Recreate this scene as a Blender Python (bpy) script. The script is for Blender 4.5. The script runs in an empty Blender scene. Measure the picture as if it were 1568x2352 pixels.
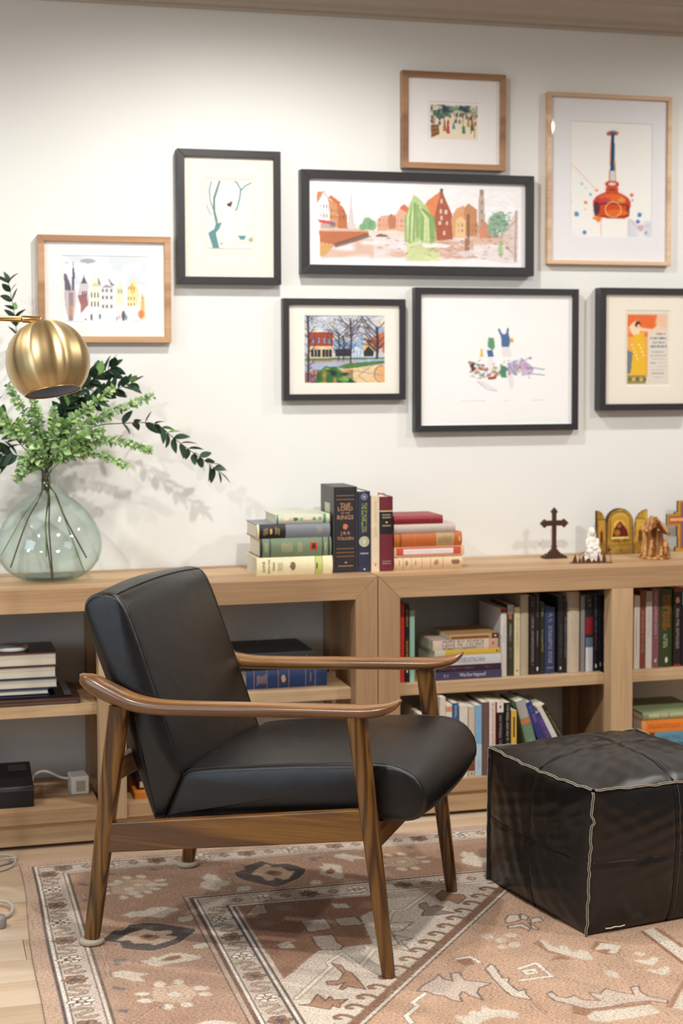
import bpy, bmesh, math, random
import numpy as np
from mathutils import Vector, Matrix, Quaternion
R=math.radians; PI=math.pi
random.seed(4); rng=np.random.RandomState(7)
sc=bpy.context.scene; COL=sc.collection

# ================= camera, world, lights, exposure =================
cam=bpy.data.objects.new('camera',bpy.data.cameras.new('camera')); COL.objects.link(cam)
cam.matrix_world=Matrix(((.96475807,.0186721,-.26247518,0),(-.26311922,.05638117,-.96311445,0),(-.00318471,.9982347,.05930717,1.40),(0,0,0,1)))
cd=cam.data; cd.sensor_fit='VERTICAL'; cd.sensor_height=36; cd.lens=55.867; cd.shift_y=-.04734; cd.clip_start=.05
cd.dof.use_dof=True; cd.dof.focus_distance=3.75; cd.dof.aperture_fstop=3.4
sc.camera=cam
w=bpy.data.worlds.new('world'); sc.world=w; w.use_nodes=True
w.node_tree.nodes['Background'].inputs[0].default_value=(1.0,.95,.89,1); w.node_tree.nodes['Background'].inputs[1].default_value=.17
vs=sc.view_settings; vs.view_transform='Standard'; vs.look='None'; vs.gamma=1; vs.use_curve_mapping=False; vs.exposure=0.0
CEIL=2.66; FL=-.006
def lamp(kind,name,loc,rot,energy,color,**k):
    d=bpy.data.lights.new(name,kind); d.energy=energy; d.color=color
    for a,b in k.items(): setattr(d,a,b)
    o=bpy.data.objects.new(name,d); COL.objects.link(o); o.location=loc; o.rotation_euler=rot; return o
WARM=(1,.965,.915)
CANS=[(-1.0,4.05,.56),(1.05,4.05,.80),(3.05,4.05,.58),(-.9,2.45,1.2),(1.1,2.45,1.6),(3.15,2.45,1.1)]
for x,y,e in CANS:
    lamp('SPOT','downlight_lamp',(x,y,2.625),(0,0,0),79*e,WARM,spot_size=R(172),spot_blend=.5,shadow_soft_size=.045)
# daylight of the window to the left of the camera
lamp('AREA','window_light',(-2.3,2.2,1.5),(R(90),0,R(-62)),30,(.70,.86,1.0),shape='RECTANGLE',size=1.3,size_y=1.5)
# added soft fill behind the camera, not a lamp of the room
lamp('AREA','fill_light',(1.0,-.6,2.3),(R(58),0,0),9,(1,.95,.89),shape='RECTANGLE',size=3.0,size_y=1.6)

# ================= helpers =================
def lin(h):
    if not isinstance(h,str): return tuple(h)
    r=[int(h[i:i+2],16)/255 for i in (0,2,4)]
    return tuple(c/12.92 if c<=.04045 else ((c+.055)/1.055)**2.4 for c in r)
MATS={}
class NT:
    def __init__(s,name):
        s.m=bpy.data.materials.new(name); s.m.use_nodes=True; s.t=s.m.node_tree; s.b=s.t.nodes['Principled BSDF']
    def n(s,typ,ins={},**at):
        o=s.t.nodes.new(typ)
        for a,b in at.items(): setattr(o,a,b)
        for k,v in ins.items(): s.set(o,k,v)
        return o
    def set(s,o,k,v):
        i=o.inputs[k]
        if isinstance(v,bpy.types.NodeSocket): s.t.links.new(v,i)
        elif isinstance(v,(tuple,list)) and i.type=='RGBA': i.default_value=(*v[:3],1)
        else: i.default_value=v
    def B(s,**k):
        for a,b in k.items(): s.set(s.b,a.replace('_',' '),b)
    def obj(s,scale=(1,1,1),rot=(0,0,0),loc=(0,0,0)):
        tc=s.n('ShaderNodeTexCoord'); return s.n('ShaderNodeMapping',{'Vector':tc.outputs['Object'],'Scale':scale,'Rotation':rot,'Location':loc}).outputs[0]
    def noise(s,vec,scale,detail=4,rough=.55,dist=0): 
        return s.n('ShaderNodeTexNoise',{'Vector':vec,'Scale':scale,'Detail':detail,'Roughness':rough,'Distortion':dist}).outputs['Fac']
    def ramp(s,fac,stops):
        r=s.n('ShaderNodeValToRGB',{'Fac':fac}); e=r.color_ramp.elements
        while len(e)<len(stops): e.new(.5)
        for el,(p,c) in zip(e,stops): el.position=p; el.color=(*lin(c),1)
        return r.outputs[0]
    def mix(s,f,a,b,mode='MIX'):
        m=s.n('ShaderNodeMix',data_type='RGBA',blend_type=mode)
        s.set(m,0,f); s.set(m,6,a if not isinstance(a,str) else lin(a)); s.set(m,7,b if not isinstance(b,str) else lin(b)); return m.outputs[2]
    def math(s,op,a,b=0):
        m=s.n('ShaderNodeMath',operation=op); s.set(m,0,a); s.set(m,1,b); return m.outputs[0]
    def bump(s,h,st=.2,d=.002): s.set(s.b,'Normal',s.n('ShaderNodeBump',{'Height':h,'Strength':st,'Distance':d}).outputs[0])
def plain(name,col,rough=.6,metal=0,var=.06,scale=30,spec=.5,**k):
    if name in MATS: return MATS[name]
    t=NT(name); c=lin(col); v=t.obj()
    f=t.noise(v,scale,3); c2=tuple(min(1,x*(1+var)) for x in c); c1=tuple(x*(1-var) for x in c)
    t.B(Base_Color=t.ramp(f,[(.3,c1),(.7,c2)]),Roughness=rough,Metallic=metal,Specular_IOR_Level=spec,**k)
    MATS[name]=t.m; return t.m
def wood(name,cols,axis,rough=.5,rings=9,fine=90,stretch=.06,base=3.0,coat=0,bump=.1,streak=.5):
    t=NT(name); s=[1,1,1]; s[axis]=stretch
    v=t.obj(scale=tuple(s)); f=t.noise(v,base*4,2,.5,.3)
    sn=t.math('MULTIPLY_ADD',t.math('SINE',t.math('MULTIPLY',f,rings*6.28)),.5); t.t.nodes[-1].inputs[2].default_value=.5
    s2=[fine,fine,fine]; s2[axis]=fine*.03
    g=t.noise(t.obj(scale=tuple(s2)),1.0,5,.6)
    c=t.ramp(sn,[(.1,cols[0]),(.55,cols[1]),(.95,cols[2])])
    d=t.ramp(g,[(.35,(.45,.45,.45)),(.6,(1,1,1))])
    c=t.mix(streak,c,t.mix(1.0,c,d,'MULTIPLY'))
    t.B(Base_Color=c,Roughness=rough,Coat_Weight=coat,Coat_Roughness=.15); t.bump(g,bump,.0006)
    return t.m
OAK=[wood('oak_along_x',['af8b67','bd9a73','c8a882'],0,.55,3,120,.05,1.2,0,.15,.32),
     wood('oak_along_y',['af8b67','bd9a73','c8a882'],1,.55,3,120,.05,1.2,0,.15,.32),
     wood('oak_along_z',['af8b67','bd9a73','c8a882'],2,.55,3,120,.05,1.2,0,.15,.32)]
ARMW=wood('walnut_arm',['6c4724','86592e','966a3a'],0,.33,4,260,.03,4,.4,.2,.5)
WAL=[wood('walnut_along_x',['563510','6e4515','82571f'],0,.36,5,260,.03,4,.3,.2,.55),
     wood('walnut_along_y',['563510','6e4515','82571f'],1,.36,5,260,.03,4,.3,.2,.55),
     wood('walnut_along_z',['45280b','694317','7c541f'],2,.36,9,240,.06,4,.25,.2,.5)]
def leather(name,col,rough,grain,bst):
    t=NT(name); v=t.obj(); n1=t.n('ShaderNodeTexVoronoi',{'Vector':v,'Scale':grain},feature='F1').outputs['Distance']
    n2=t.noise(v,6,3); n3=t.noise(v,40,3)
    c=lin(col)
    t.B(Base_Color=t.ramp(n3,[(.3,tuple(x*.85 for x in c)),(.7,tuple(x*1.2 for x in c))]),
        Roughness=t.math('MULTIPLY_ADD',n2,.18),Specular_IOR_Level=.55)
    t.b.inputs['Roughness'].links[0].from_node.inputs[2].default_value=rough-.09
    hb=t.math('ADD',n1,t.math('MULTIPLY',t.noise(v,9,2,.5,.6),9.0)); t.bump(hb,bst,.0006); return t.m
LEA=leather('chair_leather','0e0d0e',.30,900,.35)
LEO=leather('ottoman_leather','121010',.34,500,.15)
def colattr(name,rough=.7,spec=.3):
    t=NT(name); t.B(Base_Color=t.n('ShaderNodeAttribute',attribute_name='Col').outputs['Color'],Roughness=rough,Specular_IOR_Level=spec); return t.m
PRINT=colattr('printed_ink',.75,.2); INK=colattr('spine_print',.5,.4)
PAGES=NT('page_edges')
_v=PAGES.n('ShaderNodeTexCoord').outputs['Object']
PAGES.B(Base_Color=PAGES.ramp(PAGES.noise(PAGES.n('ShaderNodeMapping',{'Vector':_v,'Scale':(1500,3,3)}).outputs[0],1,2),[(.3,'cdc3af'),(.7,'e4dccb')]),Roughness=.8); PAGES=PAGES.m

def link(name,me,mat=None,parent=None,smooth=False,loc=None):
    o=bpy.data.objects.new(name,me); COL.objects.link(o)
    if mat is not None and not me.materials: me.materials.append(mat)
    if smooth:
        me.polygons.foreach_set('use_smooth',[True]*len(me.polygons))
    if parent: o.parent=parent
    if loc: o.location=loc
    return o
def tag(o,label=None,cat=None,group=None,kind=None):
    if label: o['label']=label
    if cat: o['category']=cat
    if group: o['group']=group
    if kind: o['kind']=kind
    return o
def empty(name,loc,label,cat,group=None,rot=(0,0,0)):
    o=bpy.data.objects.new(name,None); COL.objects.link(o); o.location=loc; o.rotation_euler=rot; o.empty_display_size=.05
    return tag(o,label,cat,group)
def bevel(o,wd=.002,seg=2,ang=40):
    m=o.modifiers.new('bevel','BEVEL'); m.width=wd; m.segments=seg; m.limit_method='ANGLE'; m.angle_limit=R(ang); m.harden_normals=False; return o
def autosmooth(o,ang=35):
    me=o.data; me.polygons.foreach_set('use_smooth',[True]*len(me.polygons))
    try: me.set_sharp_from_angle(angle=R(ang))
    except Exception: pass
    return o
class MB:
    def __init__(s): s.v=[];s.f=[];s.c=[];s.M=None;s.col=(1,1,1)
    def add(s,vs,fs,col=None):
        b=len(s.v)
        for p in vs:
            p=Vector(p)
            if s.M is not None: p=s.M@p
            s.v.append(p)
        for f in fs: s.f.append([b+i for i in f]); s.c.append(col or s.col)
        return s
    def box(s,x0,x1,y0,y1,z0,z1,col=None):
        return s.add([(x0,y0,z0),(x1,y0,z0),(x1,y1,z0),(x0,y1,z0),(x0,y0,z1),(x1,y0,z1),(x1,y1,z1),(x0,y1,z1)],
            [(0,3,2,1),(4,5,6,7),(0,1,5,4),(1,2,6,5),(2,3,7,6),(3,0,4,7)],col)
    def prism(s,pts,axis,a0,a1,col=None):   # pts in the two other axes (cyclic order), extruded
        def m(p,a): 
            q=[0,0,0]; o=[i for i in (0,1,2) if i!=axis]; q[o[0]]=p[0];q[o[1]]=p[1];q[axis]=a; return q
        n=len(pts); vs=[m(p,a0) for p in pts]+[m(p,a1) for p in pts]
        return s.add(vs,[tuple(range(n)),tuple(range(2*n-1,n-1,-1))]+[(i,(i+1)%n,n+(i+1)%n,n+i) for i in range(n)],col)
    def loft(s,rings,cap=True,closed=False,col=None):
        n=len(rings[0]); vs=[p for r in rings for p in r]; fs=[]
        for k in range(len(rings)-1+(1 if closed else 0)):
            k2=(k+1)%len(rings)
            for i in range(n): fs.append((k*n+i,k*n+(i+1)%n,k2*n+(i+1)%n,k2*n+i))
        if cap and not closed: fs+= [tuple(range(n-1,-1,-1)),tuple((len(rings)-1)*n+i for i in range(n))]
        return s.add(vs,fs,col)
    def tube(s,pts,r,n=8,cap=True,closed=False,col=None):
        pts=[Vector(p) for p in pts]; rs=r if isinstance(r,(list,tuple)) else [r]*len(pts); rings=[]; N=len(pts)
        up=None
        for i,p in enumerate(pts):
            if closed: t=(pts[(i+1)%N]-pts[i-1]).normalized()
            else: t=(pts[min(i+1,N-1)]-pts[max(i-1,0)]).normalized()
            if up is None: up=t.orthogonal().normalized()
            up=(up-t*up.dot(t)); up=up.normalized() if up.length>1e-6 else t.orthogonal().normalized()
            b=t.cross(up); rings.append([p+up*math.cos(2*PI*k/n)*rs[i]+b*math.sin(2*PI*k/n)*rs[i] for k in range(n)])
        return s.loft(rings,cap,closed,col)
    def lathe(s,prof,n=32,cx=0,cy=0,col=None,cap=False):
        return s.loft([[(cx+r*math.cos(2*PI*k/n),cy+r*math.sin(2*PI*k/n),z) for k in range(n)] for r,z in prof],cap,False,col)
    def ball(s,c,r,n=12,m=8,col=None):
        rx,ry,rz=(r,r,r) if not isinstance(r,(tuple,list)) else r
        return s.loft([[(c[0]+rx*math.sin(PI*j/m)*math.cos(2*PI*k/n),c[1]+ry*math.sin(PI*j/m)*math.sin(2*PI*k/n),c[2]-rz*math.cos(PI*j/m)) for k in range(n)] for j in [.05]+list(range(1,m))+[m-.05]],True,False,col)
    def mesh(s,name,colors=False):
        me=bpy.data.meshes.new(name); me.from_pydata([tuple(p) for p in s.v],[],s.f)
        if colors:
            a=me.color_attributes.new('Col','FLOAT_COLOR','CORNER'); buf=[]
            for f,c in zip(s.f,s.c):
                L=lin(c); buf+= [L[0],L[1],L[2],1.0]*len(f)
            a.data.foreach_set('color',buf)
        me.update(); return me
    def build(s,name,mat,parent=None,smooth=False,colors=False,fix=True):
        me=s.mesh(name,colors)
        if fix and not colors:
            bm=bmesh.new(); bm.from_mesh(me); bmesh.ops.recalc_face_normals(bm,faces=bm.faces); bm.to_mesh(me); bm.free()
        return link(name,me,mat,parent,smooth)
def sup(c,a,b,n=16,e=2.6):   # superellipse ring around c with half axis vectors a,b
    c=Vector(c);a=Vector(a);b=Vector(b);r=[]
    for k in range(n):
        t=2*PI*k/n; x=math.cos(t);y=math.sin(t)
        r.append(c+a*(abs(x)**(2/e)*(1 if x>=0 else -1))+b*(abs(y)**(2/e)*(1 if y>=0 else -1)))
    return r
def spline(pts,n):
    P=[Vector(p) for p in pts]; P=[P[0]*2-P[1]]+P+[P[-1]*2-P[-2]]; out=[]; S=len(P)-3
    for k in range(n):
        u=k/(n-1)*S; i=min(int(u),S-1); t=u-i; a,b,c,d=P[i:i+4]
        out.append(.5*((2*b)+(c-a)*t+(2*a-5*b+4*c-d)*t*t+(3*b-a-3*c+d)*t**3))
    return out
_tc={}
def text_geo(s):
    if s in _tc: return _tc[s]
    cu=bpy.data.curves.new('t','FONT'); cu.body=s; cu.resolution_u=2; cu.size=1
    o=bpy.data.objects.new('t',cu); COL.objects.link(o)
    bpy.context.view_layer.update()
    me=bpy.data.meshes.new_from_object(o.evaluated_get(bpy.context.evaluated_depsgraph_get()))
    v=np.array([x.co[:2] for x in me.vertices]); f=[tuple(p.vertices) for p in me.polygons]
    COL.objects.unlink(o); bpy.data.objects.remove(o); bpy.data.curves.remove(cu); bpy.data.meshes.remove(me)
    mn=v.min(0); mx=v.max(0); v=(v-mn)/(mx-mn); _tc[s]=(v,f,(mx-mn)[0]/(mx-mn)[1]); return _tc[s]

# painted sheets: a grid of small faces that carries printed colours
class Cv:
    def __init__(s,w,h,bg):
        s.w,s.h=w,h; s.a=np.zeros((h,w,3))+np.array([int(bg[i:i+2],16)/255 for i in (0,2,4)])
        s.X,s.Y=np.meshgrid((np.arange(w)+.5)/w,(np.arange(h)+.5)/h)
    def C(s,c): return np.array([int(c[i:i+2],16)/255 for i in (0,2,4)]) if isinstance(c,str) else np.array(c)
    def put(s,m,c,al=1.0): m=(m*al)[...,None]; s.a=s.a*(1-m)+s.C(c)*m
    def blur(s,m,k):
        for _ in range(k):
            p=np.pad(m,1,mode='edge'); m=(p[1:-1,1:-1]*4+p[:-2,1:-1]+p[2:,1:-1]+p[1:-1,:-2]+p[1:-1,2:])/8
        return m
    def inside(s,pts):
        m=np.zeros((s.h,s.w),bool); n=len(pts)
        for i in range(n):
            x1,y1=pts[i];x2,y2=pts[(i+1)%n]
            if y1==y2: continue
            m^=((s.Y<y1)!=(s.Y<y2))&(s.X<(x2-x1)*(s.Y-y1)/(y2-y1)+x1)
        return m
    def poly(s,pts,c,al=1,soft=0): s.put(s.blur(s.inside(pts).astype(float),soft),c,al)
    def rect(s,x0,y0,x1,y1,c,al=1,soft=0): s.poly([(x0,y0),(x1,y0),(x1,y1),(x0,y1)],c,al,soft)
    def ell(s,cx,cy,rx,ry,c,al=1,soft=0): s.put(s.blur((((s.X-cx)/rx)**2+((s.Y-cy)/ry)**2<1).astype(float),soft),c,al)
    def line(s,pts,wd,c,al=1,soft=0,asp=1.0):
        m=np.zeros((s.h,s.w))
        for (x1,y1),(x2,y2) in zip(pts[:-1],pts[1:]):
            dx=(x2-x1)*asp; dy=y2-y1; L=dx*dx+dy*dy+1e-12
            t=np.clip(((s.X-x1)*asp*dx+(s.Y-y1)*dy)/L,0,1)
            d=np.hypot((s.X-x1)*asp-t*dx,(s.Y-y1)-t*dy); m=np.maximum(m,np.clip((wd-d)/(wd*.5)+.5,0,1))
        s.put(s.blur(m,soft),c,al)
    def noise(s,n,seed=0):
        g=np.random.RandomState(seed).rand(n+2,n+2); x=s.X*n;y=s.Y*n;i=x.astype(int);j=y.astype(int);u=x-i;v=y-j;u=u*u*(3-2*u);v=v*v*(3-2*v)
        return (g[j,i]*(1-u)+g[j,i+1]*u)*(1-v)+(g[j+1,i]*(1-u)+g[j+1,i+1]*u)*v
    def var(s,amt=.06,seed=0): s.a*=1+amt*((s.noise(24,seed)+s.noise(60,seed+1))-1)[...,None]
    def sheet(s,name,mat,parent,org,ux,uy,mask=None):
        # org top-left, ux along width, uy down the height (vectors)
        w,h=s.w,s.h; xs=np.linspace(0,1,w);ys=np.linspace(0,1,h); gx,gy=np.meshgrid(xs,ys)
        O=np.array(org);V=O+gx[...,None]*np.array(ux)+gy[...,None]*np.array(uy)
        idx=np.arange(w*h).reshape(h,w)
        q=np.stack([idx[1:,:-1],idx[1:,1:],idx[:-1,1:],idx[:-1,:-1]],-1)
        if mask is not None:
            mm=s.inside(mask); q=q[mm[1:,1:]&mm[:-1,:-1]]
        q=q.reshape(-1,4)
        me=grid_mesh(name,V.reshape(-1,3),q,np.clip(s.a,0,1).reshape(-1,3)); return link(name,me,mat,parent)
def grid_mesh(name,V,q,C):
    me=bpy.data.meshes.new(name); me.vertices.add(len(V)); me.vertices.foreach_set('co',V.astype(np.float32).ravel())
    me.loops.add(q.size); me.loops.foreach_set('vertex_index',q.astype(np.int32).ravel())
    me.polygons.add(len(q)); me.polygons.foreach_set('loop_start',np.arange(0,q.size,4,dtype=np.int32)); me.polygons.foreach_set('loop_total',np.full(len(q),4,dtype=np.int32))
    a=me.color_attributes.new('Col','FLOAT_COLOR','POINT'); L=np.where(C<=.04045,C/12.92,((C+.055)/1.055)**2.4)
    a.data.foreach_set('color',np.concatenate([L,np.ones((len(L),1))],1).astype(np.float32).ravel())
    me.update(calc_edges=True); me.validate(); return me

# ================= room shell =================
t=NT('wall_paint'); v=t.obj(); t.B(Base_Color=t.ramp(t.noise(v,1.5,2),[(.3,'e3e4e1'),(.7,'e7e8e5')]),Roughness=.62,Specular_IOR_Level=.3); t.bump(t.noise(v,300,3),.12,.0006); WALLM=t.m
TRIM=plain('trim_paint_shaded','b9afa2',.5,0,.02)  # white trim above the downlights, its shade put into the taupe colour
mb=MB(); mb.box(-3.2,4.6,5.05,5.15,FL,CEIL); wl=tag(mb.build('wall_back',WALLM),kind='structure')
mb=MB(); mb.box(-3.2,4.6,-1.6,5.15,CEIL,CEIL+.08); tag(mb.build('ceiling',plain('ceiling_paint','c9bfb0',.7,0,.02)),kind='structure')
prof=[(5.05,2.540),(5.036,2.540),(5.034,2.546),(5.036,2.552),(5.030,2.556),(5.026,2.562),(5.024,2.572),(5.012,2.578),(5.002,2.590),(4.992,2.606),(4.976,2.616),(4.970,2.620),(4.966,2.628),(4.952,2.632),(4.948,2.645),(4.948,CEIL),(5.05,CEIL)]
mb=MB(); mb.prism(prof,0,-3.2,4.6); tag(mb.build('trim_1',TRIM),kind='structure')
mb=MB(); mb.box(-3.2,4.6,-1.6,5.05,FL-.06,FL-.010); fl=tag(mb.build('floor',plain('subfloor','6a4c30',.8)),kind='structure')
BRD=[]
for i,cs in enumerate([['c9ae92','d1b89c','d8c1a7'],['c0a588','caaf93','d1b79b'],['d0b79b','d8c1a6','decab1'],['c6ab8e','ceb497','d5bca0']]):
    BRD.append(wood('floor_oak_%s'%'abcd'[i],cs,0,.38,3,90,.05,1.6,.1,.1,.22))
bc={}
def board(L,i):
    k=(round(L,3),i)
    if k not in bc:
        m=MB(); m.box(0,L,0,.1385,-.0105,0); me=m.mesh('floor_board'); me.materials.append(BRD[i]); bc[k]=me
    return bc[k]
yy=5.05-.14; row=0; offs=[0,.55,1.0,.3,.8,.15,.65]
while yy>1.9:
    x=-1.6+offs[row%7]-1.3
    while x<3.6:
        L=1.3; o=link('floor_board',board(L-.0015,random.randrange(4)),None,fl); o.location=(x,yy,FL)
        x+=L
    yy-=.14; row+=1
RUG_BORDER=[('p','tan2',[(0.234,0.998),(0.303,1.0),(0.322,1.056),(0.303,1.092),(0.27,1.103),(0.225,1.078),(0.225,1.037)]),('o','slate',[(0.152,0.669),(0.191,0.604),(0.216,0.606),(0.236,0.57),(0.276,0.571),(0.31,0.584),(0.357,0.62),(0.391,0.65),(0.391,0.666),(0.338,0.736),(0.296,0.763),(0.264,0.773),(0.232,0.759),(0.195,0.735),(0.194,0.695)]),('p','tan2',[(0.188,0.676),(0.229,0.635),(0.267,0.615),(0.291,0.638),(0.332,0.644),(0.332,0.664),(0.31,0.673),(0.338,0.691),(0.333,0.705),(0.298,0.725),(0.273,0.737),(0.265,0.72),(0.239,0.713),(0.226,0.709),(0.222,0.684),(0.202,0.683)]),('p','brown',[(0.245,0.67),(0.268,0.651),(0.297,0.67),(0.297,0.69),(0.271,0.702),(0.253,0.687)]),('p','slate',[(0.277,0.675),(0.274,0.681),(0.269,0.684),(0.263,0.683),(0.259,0.677),(0.259,0.67),(0.261,0.664),(0.267,0.661),(0.272,0.662),(0.276,0.668)]),('p','cream',[(0.223,0.827),(0.249,0.83),(0.257,0.809),(0.274,0.818),(0.304,0.798),(0.33,0.801),(0.35,0.821),(0.371,0.836),(0.365,0.853),(0.34,0.86),(0.306,0.864),(0.286,0.868),(0.265,0.875),(0.25,0.867)]),('p','brown',[(0.274,0.841),(0.297,0.82),(0.324,0.818),(0.324,0.837),(0.299,0.848)]),('p','cream',[(0.222,0.502),(0.254,0.479),(0.286,0.482),(0.303,0.465),(0.332,0.462),(0.372,0.485),(0.377,0.502),(0.346,0.516),(0.338,0.541),(0.315,0.55),(0.293,0.528),(0.263,0.519),(0.244,0.525),(0.239,0.507)]),('p','cream',[(0.36,0.558),(0.383,0.553),(0.403,0.543),(0.405,0.57),(0.387,0.592),(0.362,0.59)]),('p','cream',[(0.364,0.763),(0.379,0.757),(0.404,0.75),(0.411,0.766),(0.398,0.782),(0.38,0.787),(0.364,0.782)]),('p','cream',[(0.157,0.881),(0.183,0.879),(0.209,0.9),(0.236,0.916),(0.212,0.927),(0.22,0.96),(0.193,0.948),(0.171,0.924),(0.153,0.911)]),('p','cream',[(0.262,0.989),(0.258,0.999),(0.251,1.003),(0.243,1.001),(0.238,0.993),(0.238,0.982),(0.241,0.972),(0.249,0.967),(0.256,0.969),(0.261,0.977)]),('p','cream',[(0.306,0.986),(0.301,0.996),(0.294,1.001),(0.287,0.999),(0.282,0.991),(0.281,0.98),(0.285,0.97),(0.292,0.965),(0.3,0.967),(0.305,0.975)]),('p','cream',[(0.354,1.036),(0.349,1.043),(0.339,1.046),(0.328,1.043),(0.32,1.035),(0.318,1.026),(0.323,1.018),(0.333,1.015),(0.344,1.019),(0.352,1.026)]),('p','cream',[(0.355,1.074),(0.351,1.08),(0.342,1.082),(0.332,1.079),(0.324,1.072),(0.322,1.064),(0.327,1.058),(0.336,1.056),(0.346,1.059),(0.353,1.066)]),('p','cream',[(0.303,1.12),(0.299,1.128),(0.291,1.132),(0.283,1.129),(0.277,1.122),(0.276,1.112),(0.28,1.104),(0.288,1.1),(0.296,1.103),(0.302,1.11)]),('p','cream',[(0.26,1.12),(0.256,1.129),(0.249,1.133),(0.242,1.131),(0.237,1.123),(0.236,1.113),(0.24,1.104),(0.247,1.099),(0.254,1.101),(0.259,1.109)]),('p','cream',[(0.222,1.075),(0.217,1.082),(0.208,1.084),(0.197,1.081),(0.189,1.074),(0.186,1.065),(0.191,1.059),(0.2,1.057),(0.211,1.06),(0.22,1.067)]),('p','cream',[(0.22,1.036),(0.216,1.041),(0.207,1.043),(0.197,1.04),(0.189,1.034),(0.187,1.026),(0.191,1.021),(0.2,1.019),(0.21,1.022),(0.218,1.028)]),('p','cream',[(0.285,1.056),(0.281,1.064),(0.274,1.067),(0.265,1.065),(0.259,1.058),(0.258,1.049),(0.262,1.041),(0.27,1.038),(0.278,1.04),(0.284,1.047)]),('p','slate2',[(0.187,0.817),(0.179,0.826),(0.168,0.823),(0.164,0.81),(0.171,0.801),(0.182,0.804)]),('p','slate2',[(0.198,0.815),(0.192,0.825),(0.182,0.822),(0.179,0.81),(0.185,0.801),(0.195,0.803)]),('p','slate2',[(0.182,0.838),(0.176,0.846),(0.166,0.843),(0.163,0.833),(0.169,0.825),(0.178,0.828)]),('p','slate2',[(0.165,0.983),(0.158,0.989),(0.147,0.986),(0.143,0.976),(0.15,0.969),(0.161,0.973)]),('p','slate2',[(0.174,0.994),(0.169,1.001),(0.159,0.998),(0.156,0.988),(0.162,0.981),(0.171,0.984)]),('p','slate2',[(0.165,1.117),(0.157,1.124),(0.144,1.12),(0.139,1.109),(0.147,1.102),(0.16,1.106)]),('l','line',[(0.153,0.694),(0.146,0.913),(0.226,0.987)]),('l','line',[(0.312,0.787),(0.396,0.848)]),('l','line',[(0.16,1.19),(0.219,1.116),(0.238,1.113)]),('l','line',[(0.394,0.485),(0.33,0.549),(0.279,0.551)])]
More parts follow.
